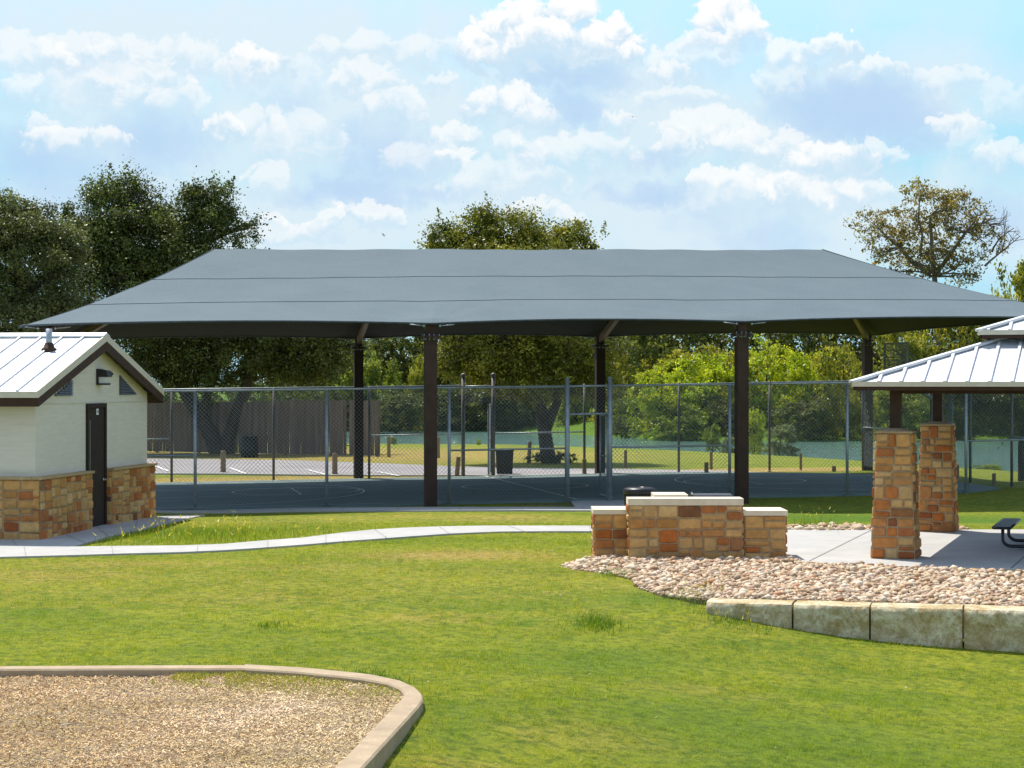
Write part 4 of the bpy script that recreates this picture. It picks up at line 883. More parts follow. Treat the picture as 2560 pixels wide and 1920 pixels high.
# ---------------------------------------------------------------- pavilion, slab, table
PA = R(-18.2); QV = np.array((math.cos(PA), math.sin(PA))); PV = np.array((-QV[1], QV[0])); P1 = np.array((6.76, 35.22))
def pavilion():
    D = 6.7; C = P1 + (PV + QV) * D / 2
    def Wp(a, b, z): p = C + QV * a + PV * b; return (p[0], p[1], z)
    s = MB(); poly = [at(1969, 1324), at(1905, 1372), at(1905, 1394), at(2014, 1408)]; poly = [p[:2] for p in poly]
    e1 = np.array(at(2014, 1408)[:2]) + QV * 12.5; e2 = np.array(at(1969, 1324)[:2]) + np.array((14, .2)); poly += [tuple(e1), tuple(e2)]
    s.prism(poly, -.14, 0.0); struct(s.build('pavilion_slab', 'concrete'))
    j = MB(); a = at(2180, 1324, .003); b = at(2018, 1405, .003); dx = .014
    j.add([(a[0] - dx, a[1], .003), (a[0] + dx, a[1], .003), (b[0] + dx, b[1], .003), (b[0] - dx, b[1], .003)], [(0, 1, 2, 3)])
    a = np.array(a[:2]) + QV * 3.6; b = np.array(b[:2]) + QV * 3.4; j.add([(a[0] - dx, a[1], .003), (a[0] + dx, a[1], .003), (b[0] + dx, b[1], .003), (b[0] - dx, b[1], .003)], [(0, 1, 2, 3)])
    struct(j.build('slab_joint', 'galvanised_dark'))
    t = thing('pavilion', 'picnic pavilion with white standing-seam metal roof on tapered stone pillars', 'pavilion', (C[0], C[1], 0))
    h = D / 2
    for i, (a, b) in enumerate(((-h, -h), (-h, h), (h, h), (h, -h))):
        p = Wp(a, b, 0); m = MB(); stone_box(m, p, .76, .76, 2.19, PA, 21 + i, .22, .46, .27, 2.6)
        pl = m.build('stone_pillar', 'stone', t); m = MB(); w = .76 * .78 / 2 + .03; cs = [Wp(a + x * w, b + y * w, z) for z in (2.19, 2.22) for x, y in ((-1, -1), (1, -1), (1, 1), (-1, 1))] + [Wp(a, b, 2.30)]
        m.add(cs, [(3, 2, 1, 0), (0, 1, 5, 4), (1, 2, 6, 5), (2, 3, 7, 6), (3, 0, 4, 7), (4, 5, 8), (5, 6, 8), (6, 7, 8), (7, 4, 8)], (.42, .31, .18)); m.build('pillar_top', 'stone', pl)
        m = MB(); m.box((p[0], p[1], 2.63), (.19, .19, .85), PA); m.build('post', 'steel_brown', t)
    e = h + .68; EZ = 3.06; rise = 1.35; zc = lambda k: EZ + rise * k      # k: 0 at the eave, 1 at the centre
    rf = None
    def tier(k0, k1, ze, name, parent):
        """four trapezoid slopes from the eave square to an inner square, with ribs, hips, fascia"""
        m = MB(); r0, r1 = k0, k1; hz = rise * (k0 - k1) / e; z0, z1 = ze, ze + hz
        for a in range(4):
            ca, sa = ((1, 0), (0, 1), (-1, 0), (0, -1))[a]
            T = lambda x, y, z: Wp(x * ca - y * sa, x * sa + y * ca, z)
            m.extr([T(-r0, -r0, z0), T(r0, -r0, z0), T(r1, -r1, z1), T(-r1, -r1, z1)], (0, 0, -.03))
        rf = m.build(name, 'roof_metal', parent); m = MB(); hp = MB(); fc = MB(); br = MB()
        for a in range(4):
            ca, sa = ((1, 0), (0, 1), (-1, 0), (0, -1))[a]
            T = lambda x, y, z: Wp(x * ca - y * sa, x * sa + y * ca, z)
            n = int(2 * r0 / .375); off = (2 * r0 - n * .375) / 2
            for i in range(n + 1):
                x = -r0 + off + i * .375; lim = max(abs(x), r1)
                if r0 - lim < .06: continue
                m.beam(T(x, -r0 + .01, z0 + .022), T(x, -lim, z0 + hz * (r0 - lim) / max(1e-6, r0 - r1) + .022), .05, .05)
            hp = MB(); hp.beam(T(-r0, -r0, z0 + .03), T(-r1, -r1, z1 + .03), .15, .045); hp.build('hip_cap', 'roof_metal', rf)
            q = r0 + .012; fc.extr([T(-q, -q, z0 + .03), T(q, -q, z0 + .03), T(q, -q, z0 - .055), T(-q, -q, z0 - .055)], np.array(T(0, .02, 0)) - np.array(T(0, 0, 0)))
            q = r0 - .03; br.extr([T(-q, -q, z0 - .02), T(q, -q, z0 - .02), T(q, -q, z0 - .12), T(-q, -q, z0 - .12)], np.array(T(0, .05, 0)) - np.array(T(0, 0, 0)))
        m.build('rib', 'roof_metal', rf); fc.build('edge_trim', 'trim_cream', rf); br.build('fascia', 'trim_brown', rf)
        return rf
    tier(e, e * .40, EZ, 'roof', t); m = MB()
    m.extr([Wp(-e + .1, -e + .1, EZ - .07), Wp(e - .1, -e + .1, EZ - .07), Wp(e - .1, e - .1, EZ - .07), Wp(-e + .1, e - .1, EZ - .07)], (0, 0, .025)); m.build('ceiling', 'trim_brown', t)
    k = e * .40; zu = EZ + rise * .6; m = MB(); m.box((C[0], C[1], zu + .04), (2 * k - .1, 2 * k - .1, .34), PA); m.build('cupola_wall', 'trim_brown', t)
    tier(e * .51, 0.02, 3.99, 'upper_roof', t)
    for (a, b, c, d) in ((-h, -h, h, -h), (h, -h, h, h), (h, h, -h, h), (-h, h, -h, -h)):
        m = MB(); m.beam(Wp(a, b, 2.93), Wp(c, d, 2.93), .12, .10); m.build('beam', 'steel_brown', t)
pavilion()
def table():
    S = np.array((8.76, 36.45)); O = S + QV * .16 + PV * 1.22 + QV * .78
    t = thing('picnic_table', 'black metal picnic table with attached benches under the pavilion', 'picnic table', (O[0], O[1], 0))
    def Wt(a, b, z): p = O + QV * a + PV * b; return (p[0], p[1], z)
    def slab(a0, a1, b0, b1, z, th):
        m = MB(); nb = 5
        m.extr([Wt(a0, b0, z - th), Wt(a1, b0, z - th), Wt(a1, b1, z - th), Wt(a0, b1, z - th)], (0, 0, th * .55))
        # rolled rim and expanded-metal top
        for p, q in (((a0, b0), (a1, b0)), ((a1, b0), (a1, b1)), ((a1, b1), (a0, b1)), ((a0, b1), (a0, b0))): m.tube([Wt(*p, z - th * .4), Wt(*q, z - th * .4)], th * .42, 8)
        k = a0 + .03
        while k < a1 - .01: m.beam(Wt(k, b0, z - .006), Wt(k, b1, z - .006), .018, .012); k += .036
        k = b0 + .04
        while k < b1: m.beam(Wt(a0, k, z - .008), Wt(a1, k, z - .008), .02, .010); k += .07
        return m
    slab(-.38, .38, -1.22, 1.22, .76, .05).build('table_top', 'black_coat', t)
    for s in (-1, 1): slab(s * .78 - .16, s * .78 + .16, -1.22, 1.22, .45, .05).build('seat', 'black_coat', t)
    for b in (-.72, .72):
        for s in (-1, 1):
            m = MB(); pts = [Wt(s * .80, b, .42), Wt(s * .80, b, .20)] + [Wt(s * (.80 - .16 * (1 - math.cos(x))), b, .20 - .14 * math.sin(x)) for x in np.linspace(.2, 1.57, 6)] + [Wt(s * .35, b, .06), Wt(s * .12, b, .06)]
            m.tube(pts, .032, 10); m.tube([Wt(s * .70, b, .42), Wt(s * .90, b, .42)], .02, 8); m.build('leg', 'black_coat', t)
        m = MB(); m.tube([Wt(-.12, b, .06), Wt(-.12, b, .72), Wt(.12, b, .72), Wt(.12, b, .06)], .032, 10); m.tube([Wt(-.14, b, .06), Wt(.14, b, .06)], .032, 10); m.build('leg', 'black_coat', t)
table()

# ---------------------------------------------------------------- stone grill counter
def counter():
    t = thing('grill_counter', 'tan stone grill counter with pale caps beside the river-rock bed', 'counter', (at(1715, 1397)[0], 35.3, 0))
    def block(x0, x1, py, ztop, depth, seed, cap=.10, over=.035, warm=1.0, z0=-.06):
        y = at(0, py)[1]; a, b = pd(x0, y), pd(x1, y); m = MB(); c = ((a + b) / 2, y + depth / 2)
        stone_box(m, c, b - a, depth, ztop - cap - z0, 0, seed, 0, .46, .26, warm, z0)
        s = m.build('stone_base', 'stone', t); k = MB(); k.box((c[0], c[1], ztop - cap / 2), (b - a + 2 * over, depth + 2 * over, cap)); k.build('cap', 'cap_stone', s); return s
    block(1573, 1856, 1396, 1.045, .55, 31, .115, .02)
    block(1487, 1571, 1391, .83, .95, 32, .085, .03, 1.8)
    block(1861, 1965, 1395, .83, .95, 33, .085, .03)
    y = at(0, 1396)[1] + .62; a, b = pd(1640, y), pd(1716, y); m = MB(); stone_box(m, ((a + b) / 2, y + .42), b - a, .8, .97, 0, 34, 0, .46, .26); s = m.build('stone_base', 'stone', t)
    m = MB(); m.box(((a + b) / 2, y + .42, 1.03), (b - a + .06, .84, .10)); m.build('cap', 'cap_stone', s)
    a, b = pd(1733, y), pd(1832, y); m = MB(); m.box(((a + b) / 2, y + .28, .85), (b - a, .55, .40)); m.tube([(a, y + .05, 1.05), (a, y + .3, 1.10), (a, y + .55, 1.05)], .02); 
    m.extr([(a, y + .0, 1.05), (a, y + .02, 1.072), (a, y + .5, 1.078), (a, y + .55, 1.05)], (b - a, 0, 0)); m.build('grill', 'grill_steel', t)
counter()

# ---------------------------------------------------------------- limestone retaining blocks
def blocks():
    rng = random.Random(5)
    fx = [at(1763, 1504, .03), at(1981, 1509.5, .03), at(2174.5, 1515, .03), at(2408, 1521, .03), at(2640, 1527, .03), at(2880, 1533, .03)]
    labels = ['leftmost rough limestone block of the low retaining wall, half sunk in grass', 'golden-brown limestone block of the retaining wall, second from its buried end',
              'pale mottled limestone block in the middle of the low retaining wall', 'brown-stained limestone block of the retaining wall nearest the picture edge', None]
    for i in range(5):
        a, b = np.array(fx[i][:2]), np.array(fx[i + 1][:2]); d = (b - a) / np.linalg.norm(b - a); n = np.array((-d[1], d[0])); a = a + d * .012; b = b - d * .012; L = np.linalg.norm(b - a)
        nu, nz, nd = 22, 13, 8; V = []; idx = {}
        Hh = .95; D = .48
        def P(s, q, z):
            e = 0.0
            return a + d * s + n * q
        mb = MB()
        def grid(fn, n1, n2):
            vs = [fn(x / n1, y / n2) for x in range(n1 + 1) for y in range(n2 + 1)]
            mb.add(vs, [(x * (n2 + 1) + y, (x + 1) * (n2 + 1) + y, (x + 1) * (n2 + 1) + y + 1, x * (n2 + 1) + y + 1) for x in range(n1) for y in range(n2)], None, True)
        from mathutils import noise as mn
        def rough(s, z): return .030 * mn.fractal((s * 4 + i * 7, z * 5, i), 1.0, 2.0, 4) + .012 * mn.noise((s * 19, z * 19, i))
        ztop = lambda s, q: .03 + .008 * mn.noise((s * 5 + i * 9, q * 5, 1)) 
        def front(x, y):
            s, z = x * L, -Hh + y * (Hh + .015); k = 0.0 if y > .985 else 1.0
            rnd = .03 * max(0, (y - .93) / .07) ** 2 + (.04 * max(0, (.08 - x) / .08) ** 2 if True else 0) + .03 * max(0, (x - .95) / .05) ** 2
            q = -.015 + rough(s, z) * (1 if 0 < x < 1 else .5) + rnd; p = a + d * s + n * q; return (p[0], p[1], z)
        def top(x, y):
            s = x * L; q0 = -.015 + rough(s, .015) * (1 if 0 < x < 1 else .5) + .03 + (.04 * max(0, (.08 - x) / .08) ** 2) + .03 * max(0, (x - .95) / .05) ** 2
            q = q0 + (D - q0) * y; p = a + d * s + n * q; z = ztop(s, q) if y > .03 else .015; return (p[0], p[1], z)
        grid(front, 40, 26); grid(top, 40, 8)
        for sx in (0, 1):
            f0 = lambda y: front(sx, y)
            grid(lambda x, y: (lambda p0: tuple((np.array(p0) + np.append(n, 0) * x * (D - .0))))(front(sx, y)) if x > 0 else front(sx, y), 6, 26)
        p0, p1 = a + n * D, b + n * D; mb.add([(p0[0], p0[1], -Hh), (p1[0], p1[1], -Hh), (p1[0], p1[1], .03), (p0[0], p0[1], .03)], [(0, 1, 2, 3)])
        c = (a + b) / 2
        if labels[i] is None: labels[i] = 'limestone block of the retaining wall beyond the picture edge'
        tag(mb.build('limestone_block', 'limestone', None, (c[0], c[1], -.5)), labels[i], 'stone block', 'retaining wall blocks')
blocks()

# ---------------------------------------------------------------- river rock
BED = [at(*p, -.01)[:2] for p in ((1400, 1417), (1440, 1403), (1479, 1393), (1600, 1393), (1850, 1395), (1969, 1394), (2019, 1408), (2302, 1419), (2560, 1434))] + [(8.4, 32.6)]
BED += [(8.4, 27.0)] + [at(*p, -.01)[:2] for p in ((2640, 1520), (2407, 1513), (2176, 1506), (1979, 1500), (1775, 1497), (1736, 1497), (1652, 1487), (1589, 1466), (1578, 1447), (1500, 1433), (1428, 1425))]
def pebbles(poly, zf, rng, spacing, rlo, rhi, xr, yr, name):
    import bmesh
    bm = bmesh.new(); bmesh.ops.create_icosphere(bm, subdivisions=1, radius=1); bv = np.array([v.co[:] for v in bm.verts]); bf = np.array([[v.index for v in f.verts] for f in bm.faces]); bm.free()
    n = int((xr[1] - xr[0]) * (yr[1] - yr[0]) / spacing ** 2 * 1.6); x = rng.uniform(*xr, n); y = rng.uniform(*yr, n); k = inpoly(x, y, poly); x, y = x[k], y[k]
    cell = {}; keep = []; rad = rlo + (rhi - rlo) * rng.random(len(x)) ** 2.2
    for i in range(len(x)):
        cx, cy = int(x[i] / spacing), int(y[i] / spacing); ok = True
        for a in (-1, 0, 1):
            for b in (-1, 0, 1):
                for jx in cell.get((cx + a, cy + b), ()):
                    if (x[i] - x[jx]) ** 2 + (y[i] - y[jx]) ** 2 < (.54 * (rad[i] + rad[jx])) ** 2: ok = False
        if ok: cell.setdefault((cx, cy), []).append(i); keep.append(i)
    Vs, Fs, Cs = [], [], []; pal = np.array([(.62, .50, .37), (.70, .60, .48), (.52, .38, .25), (.44, .30, .19), (.60, .46, .38), (.74, .67, .57), (.36, .23, .15), (.55, .45, .36), (.50, .28, .17)]); pw = np.array([5, 4, 4, 2, 3, 3, 1, 3, .7]); pw = pw / pw.sum()
    for c, i in enumerate(keep):
        r = rad[i] * np.array((rng.uniform(.9, 1.35), rng.uniform(.75, 1.05), rng.uniform(.55, .85))); a = rng.uniform(0, 6.28); tl = rng.uniform(-.35, .35)
        v = bv * (1 + .13 * rng.standard_normal((len(bv), 1))) * r; ca, sa = math.cos(tl), math.sin(tl); v = np.c_[v[:, 0] * ca - v[:, 2] * sa, v[:, 1], v[:, 0] * sa + v[:, 2] * ca]
        ca, sa = math.cos(a), math.sin(a); v = np.c_[v[:, 0] * ca - v[:, 1] * sa, v[:, 0] * sa + v[:, 1] * ca, v[:, 2]]
        Vs.append(v + (x[i], y[i], zf(x[i], y[i]) + r[2] * rng.uniform(.35, .95))); Fs.append(bf + c * len(bv)); Cs.append(np.repeat((pal[rng.choice(len(pal), p=pw)] * np.array((1.0, .93, .82)) * rng.uniform(.66, 1.1))[None], len(bv), 0))
    o = npmesh(name, np.vstack(Vs), np.vstack(Fs), 'pebble', None, np.vstack(Cs), None, True)
    return tag(o, 'loose tan and cream river rocks', None, None, 'stuff')
m = MB(); m.prism(BED, -.5, -.02); struct(m.build('rock_bed', simple('bed_soil', (.23, .16, .10), .95, 0, .3)))
pebbles(BED, lambda x, y: -.02, np.random.default_rng(3), .060, .024, .072, (.5, 9.5), (26, 35.5), 'river_rocks')
STRIP = [at(*p, 0)[:2] for p in ((1967, 1324), (2060, 1325), (2185, 1325), (2420, 1324), (2420, 1320), (2185, 1317), (2100, 1312), (1967, 1315))]
pebbles(STRIP, lambda x, y: H1(x, y) + .01, np.random.default_rng(4), .09, .04, .10, (5, 10), (40.5, 44.5), 'river_rocks')

# ---------------------------------------------------------------- playground border and wood chips
ZT = -0.015
OUT_E = [at(*p, ZT)[:2] for p in ((-400, 1667), (0, 1665), (300, 1663), (616, 1662))] + [at(*p, ZT + .02)[:2] for p in ((612, 1660), (760, 1667), (922, 1682), (1000, 1697), (1040, 1713), (1056, 1728), (1058, 1742), (1046, 1758), (895, 1920))]
OUT_E.append(tuple(np.array(OUT_E[-1]) + (np.array(OUT_E[-1]) - np.array(OUT_E[-2])) * .9))
IN_E = [at(*p, ZT)[:2] for p in ((-400, 1675), (0, 1673), (300, 1671.5), (616, 1671))] + [at(*p, ZT + .02)[:2] for p in ((612, 1671), (760, 1680), (905, 1694), (970, 1705), (1000, 1716), (1010, 1727), (1004, 1737), (984, 1756), (822, 1920))]
IN_E.append(tuple(np.array(IN_E[-1]) + (np.array(IN_E[-1]) - np.array(IN_E[-2])) * .9))
def border():
    for a, b in ((0, 4), (4, len(OUT_E))):
        mb = MB(); 
        def dens(L):
            L = np.array(L); t = np.linspace(0, len(L) - 1, 40); k = np.arange(len(L)); return np.c_[np.interp(t, k, L[:, 0]), np.interp(t, k, L[:, 1])]
        o, i = dens(OUT_E[a:b]), dens(IN_E[a:b]); zt = ZT if a == 0 else ZT + .02; zz = np.linspace(0, -.04 if a else 0, 40); vs = []
        for k in range(40):
            n = (o[k] - i[k]); n = n / np.linalg.norm(n) * .018
            vs += [(*(o[k]), zt + zz[k] - .9), (*(o[k]), zt + zz[k] - .018), (*(o[k] - n), zt + zz[k]), (*(i[k] + n), zt + zz[k]), (*(i[k]), zt + zz[k] - .018), (*(i[k]), zt + zz[k] - .9)]
        fs = [(k * 6 + j, k * 6 + j + 1, (k + 1) * 6 + j + 1, (k + 1) * 6 + j) for k in range(39) for j in range(5)] + [(0, 1, 2, 3, 4, 5), tuple(39 * 6 + j for j in (5, 4, 3, 2, 1, 0))]
        mb.add(vs, fs); struct(mb.build('kerb', 'curb_concrete'))
border()
def mulch_z(x, y):
    d = np.full(len(x), 9.0); E = np.array(IN_E)
    for p, q in zip(E[4:], E[5:]):
        t = np.clip(((x - p[0]) * (q[0] - p[0]) + (y - p[1]) * (q[1] - p[1])) / ((q - p) ** 2).sum(), 0, 1); d = np.minimum(d, np.hypot(x - p[0] - t * (q[0] - p[0]), y - p[1] - t * (q[1] - p[1])))
    from mathutils import noise as mn
    b = np.array([.016 * mn.noise((X * 1.3, Y * 1.3, 0)) + .012 * mn.noise((X * 4, Y * 4, 3)) for X, Y in zip(x, y)])
    return ZT - .085 + .042 * np.exp(-d / .45) + b
def mulch():
    poly = IN_E + [(-14, IN_E[-1][1]), (-14, IN_E[0][1])]; xs = np.arange(-9.5, 0, .08); ys = np.arange(14, 22.5, .08); X, Y = np.meshgrid(xs, ys); x, y = X.ravel(), Y.ravel(); z = mulch_z(x, y); nx, ny = len(xs), len(ys); i = np.arange(nx * ny).reshape(ny, nx)
    Fc = np.c_[i[:-1, :-1].ravel(), i[:-1, 1:].ravel(), i[1:, 1:].ravel(), i[1:, :-1].ravel()]
    outp = [tuple((np.array(a) + np.array(b)) / 2) for a, b in zip(OUT_E, IN_E)] + [(-14, IN_E[-1][1]), (-14, IN_E[0][1])]
    k = inpoly(x, y, outp); Fc = Fc[k[Fc].all(1)]; struct(npmesh('playground_ground', np.c_[x, y, z], Fc, 'mulch', None, None, None, True))
    rng = np.random.default_rng(8); n = 80000; d = 15 + 7 * rng.random(n) ** 1.0; x = rng.uniform(-1, .0, n) * .30 * d; k = inpoly(x, d, poly); x, y = x[k], d[k]; n = len(x); z = mulch_z(x, y) + rng.uniform(.0, .018, n)
    L = rng.uniform(.012, .042, n); w = rng.uniform(.004, .011, n); a = rng.uniform(0, 6.28, n); el = rng.normal(0, .35, n); rl = rng.normal(0, .5, n)
    t = np.c_[np.cos(a) * np.cos(el), np.sin(a) * np.cos(el), np.sin(el)]; b = np.c_[-np.sin(a), np.cos(a), np.zeros(n)] * np.cos(rl)[:, None] + np.c_[np.zeros(n), np.zeros(n), np.sin(rl)]; c = np.c_[x, y, z]
    V = np.stack([c - t * L[:, None] / 2 - b * w[:, None] / 2, c + t * L[:, None] / 2 - b * w[:, None] * .35, c + t * L[:, None] / 2 + b * w[:, None] * .4, c - t * L[:, None] / 2 + b * w[:, None] / 2], 1).reshape(-1, 3)
    pal = np.array([(.58, .41, .22), (.66, .51, .33), (.46, .30, .15), (.72, .62, .50), (.30, .19, .10), (.58, .51, .43)]); r = rng.random(n); pale = 1 / (1 + np.exp(-((x + 2.6) * 1.6 + (y - 18) * .35 + rng.normal(0, .7, n))))
    C = pal[rng.choice(6, n, p=[.3, .22, .2, .1, .13, .05])] * (1 - pale[:, None] * .6) + np.array((.74, .645, .47)) * pale[:, None] * .6; C = C * np.array((1.08, 1.0, .78)) * rng.uniform(.7, 1.25, (n, 1))
    from mathutils import noise as mn
    bl = np.array([mn.fractal((a * .55, b * .8, 3), 1.0, 2.0, 4) for a, b in zip(x, y)]); C = C * np.clip(1.0 + .38 * bl, .6, 1.25)[:, None] * np.array((1.0, 1.0, 1.0)); C[:, 2] *= np.clip(1 + .25 * bl, .75, 1.2)
    tag(npmesh('wood_chips', V, np.arange(4 * n).reshape(n, 4), 'chip', None, np.repeat(C, 4, 0)), 'tan wood chips covering the playground corner', None, None, 'stuff')
mulch()

# ---------------------------------------------------------------- bins, bollards, board fence, birds
def bins():
    p = at(1599, 0 + 1319, 0); y = 43.2; x = pd(1599.5, y); t = thing('trash_can', 'round black ribbed trash can with domed lid behind the stone counter', 'trash can', (x, y, H1(x, y)), 'trash cans')
    z = H1(x, y); h = .82 - z; m = MB(); m.lathe([(.27, 0), (.30, .1), (.325, h * .5), (.335, h - .12), (.32, h - .1)], (x, y, z), 28)
    for i in range(28):
        a = 2 * math.pi * i / 28; m.beam((x + .30 * math.cos(a), y + .30 * math.sin(a), z + .06), (x + .338 * math.cos(a), y + .338 * math.sin(a), z + h - .14), .03, .02)
    m.build('body', 'black_plastic', t); m = MB(); m.lathe([(.355, h - .14), (.365, h - .10), (.362, h - .05), (.34, h - .02), (.25, h), (.12, h + .006), (.11, h - .02)], (x, y, z), 32); m.build('lid', 'black_plastic', t)
    y = 66.8; x = pd(1261.5, y); z = H1(x, y) + .0; t = thing('trash_can', 'square black trash can by the far court gate', 'trash can', (x, y, z), 'trash cans'); m = MB()
    vs = [(x + i * w, y + j * w, z + zz) for zz, w in ((0.06, .26), (.80, .30)) for i, j in ((-1, -1), (1, -1), (1, 1), (-1, 1))]; m.add(vs, [(3, 2, 1, 0), (0, 1, 5, 4), (1, 2, 6, 5), (2, 3, 7, 6), (3, 0, 4, 7), (4, 5, 6, 7)])
    for i in range(-5, 6): m.beam((x + i * .045, y - .265, z + .10), (x + i * .052, y - .305, z + .78), .02, .02)
    m.build('body', 'bin_black', t); m = MB(); m.box((x, y, z + .83), (.64, .64, .06)); m.lathe([(.2, .85), (.16, .88), (.05, .885)], (x, y, z), 16); m.build('lid', 'bin_black', t)
    m = MB(); m.box((x, y, z + .03), (.5, .5, .06)); m.build('base', 'galvanised', t)
    y = 84.0; x = pd(624, y); z = H1(x, y); t = thing('trash_can', 'dark barrel trash can by the oak trunks at the board fence', 'trash can', (x, y, z), 'trash cans'); m = MB(); m.lathe([(.34, 0), (.37, .1), (.36, .28), (.375, .32), (.36, .36), (.37, .80), (.36, .84)], (x, y, z), 20); m.build('body', 'bin_black', t); m = MB(); m.lathe([(.38, .84), (.38, .88), (.2, .93), (.03, .94)], (x, y, z), 20); m.build('lid', 'bin_black', t)
bins()
def bollards():
    g = 'wooden posts round the parking lot'; proto = None
    data = [(558, 1182, 1128, 14, 0, 'stout wooden bollard in front of the leaning oak trunks'), (837, 1187, 1134, 14, 0, 'thick wooden bollard just left of a canopy post, in front of the board fence'),
            (1142, 1191, 1143, 12, .09, 'leaning wooden bollard beside the far gate posts'), (1461, 1190, 1149, 11, 0, 'wooden bollard directly below the thin middle fence post, between open gate and lake'),
            (1766, 1187, 1157, 11, 0, 'short brown bollard on the grass behind the grill counter'), (2085, 1179, 1166, 11, 0, 'stump-low brown bollard near the fence corner by the pavilion'),
            (972, 1143, 1092, 9, 0, 'tall weathered post at the end of the board fence, on dry grass'), (1096, 1145, 1094, 8, 0, 'weathered post on the dry grass right behind the big brown canopy post'),
            (1322, 1157, 1105, 10, .05, 'slightly tilted weathered post between the black bin and the leaning tree'), (1564, 1170, 1126, 8, 0, 'grey post on the green grass right of the open court gate'),
            (1778, 1173, 1130, 8, 0, 'thin grey post on the grass left of the lakeside bushes'), (2002, 1176, 1134, 7, 0, 'thin grey post on the grass right of the lakeside bushes'),
            (2393, 1203, 1163, 10, 0, 'grey post close beside the rear stone pillar near the shore'), (2485, 1215, 1185, 10, 0, 'low grey post in the weeds below the right shore tree')]
    for px, yb, yt, w, lean, lab in data:
        x, y, z = gp(px, yb); h = (yb - yt) * y / F + .02; r = w * y / F / 2
        if proto is None:
            m = MB(); m.lathe([(1, -.15), (1.0, 0), (.97, .4), (.98, .93), (.86, .98), (.5, 1.0)], (0, 0, 0), 12); proto = o = m.build('wooden_bollard', 'wood_post', None, (0, 0, 0))
        else: o = proto.copy(); col.objects.link(o)
        o.location = (x, y, z); o.scale = (r, r, h); o.rotation_euler = (0, lean, random.Random(px).uniform(0, 3)) if lean == 0 else (0, lean, 0); tag(o, lab, 'bollard', g)
bollards()
def board_fence():
    a = np.array(gp(60, 1119)[:2]); b = np.array(gp(946, 1139)[:2]); a = np.array((-25.0, 96.0)); b = np.array((pd(946, 85.0), 85.0)); L = np.linalg.norm(b - a); d = (b - a) / L; n = np.array((-d[1], d[0])); rng = random.Random(9)
    t = thing('board_fence', 'weathered grey-brown wooden privacy fence behind the parking lot', 'fence', (*((a + b) / 2), 0)); m = MB(); s = 0.0; rot = math.atan2(d[1], d[0]); s_gap = L * .915
    while s < L - .02:
        w = rng.uniform(.135, .15); p = a + d * (s + w / 2); z = H1(*p); h = 2.30 + rng.uniform(-.03, .03) + .06 * math.sin(s * .4); px = 1280 + F * p[0] / p[1]
        k = rng.uniform(.75, 1.2); c = (.185 * k, .135 * k, .105 * k)
        if not (866 < px < 873): m.box((p[0], p[1], z + h / 2 - .02 + .06), (w - rng.choice((.004, .006, .02)), .022, h), rot, 0, c)
        s += w + rng.choice((0, 0, .003, .02))
    m.build('boards', 'wood_board', t); m = MB()
    for zz in (.45, 1.2, 1.95):
        p, q = a + n * .05, b + n * .05; m.beam((p[0], p[1], H1(*a) + zz), (q[0], q[1], H1(*b) + zz), .09, .04, (.2, .15, .12))
    m.build('rail', 'wood_board', t)
    k = 0.5
    while k < L:
        p = a + d * k + n * .12; m = MB(); m.box((p[0], p[1], H1(*p) + 1.1), (.09, .09, 2.3), rot, 0, (.2, .15, .11)); m.build('post', 'wood_board', t); k += 2.4
board_fence()
def birds():
    def bird(px, py, d, span, label, bank, yaw):
        x, z = pd(px, d), pz(py, d); m = MB(); s = span
        prof = [(-.30, .012), (-.2, .03), (-.05, .055), (.08, .06), (.17, .045), (.22, .03), (.27, .006)]
        m.tube([(k * s, 0, .02 * s * (1 if k > .1 else 0)) for k, _ in prof], [r * s for _, r in prof], 8)
        m.add([(-.28 * s, -.05 * s, 0), (-.28 * s, .05 * s, 0), (-.42 * s, .09 * s, .005 * s), (-.42 * s, -.09 * s, .005 * s)], [(0, 1, 2, 3)])
        m.tube([(.26 * s, 0, .02 * s), (.31 * s, 0, .014 * s)], [.012 * s, .002 * s], 6)
        o = m.build('bird', 'bird', None, (0, 0, 0)); tag(o, label, 'bird', 'birds in the sky')
        for sg in (-1, 1):
            w = MB(); sec = [(0, .10, .0), (.18, .13, .085), (.34, .10, .055), (.5, .015, -.03)]; vs = []
            for y, c, zz in sec: vs += [((c * .6) * s, sg * y * s, zz * s), ((-c * .6) * s - .05 * y * s, sg * y * s, zz * s - .012 * s), (.1 * c * s, sg * y * s, zz * s + .012 * s)]
            fs = []
            for i in range(3): fs += [(3 * i, 3 * i + 2, 3 * i + 5, 3 * i + 3), (3 * i + 2, 3 * i + 1, 3 * i + 4, 3 * i + 5), (3 * i + 1, 3 * i, 3 * i + 3, 3 * i + 4)]
            w.add(vs, fs); wo = w.build('wing', 'bird', None, (0, 0, 0)); wo.parent = o
        o.location = (x, d, z); o.rotation_euler = (R(bank), R(-8), R(yaw))
    bird(1582, 292, 80, .30, 'dark bird gliding high in the clouds', 8, 75); bird(958, 587, 130, .40, 'small dark bird banking low above the canopy ridge', 40, 150)
birds()

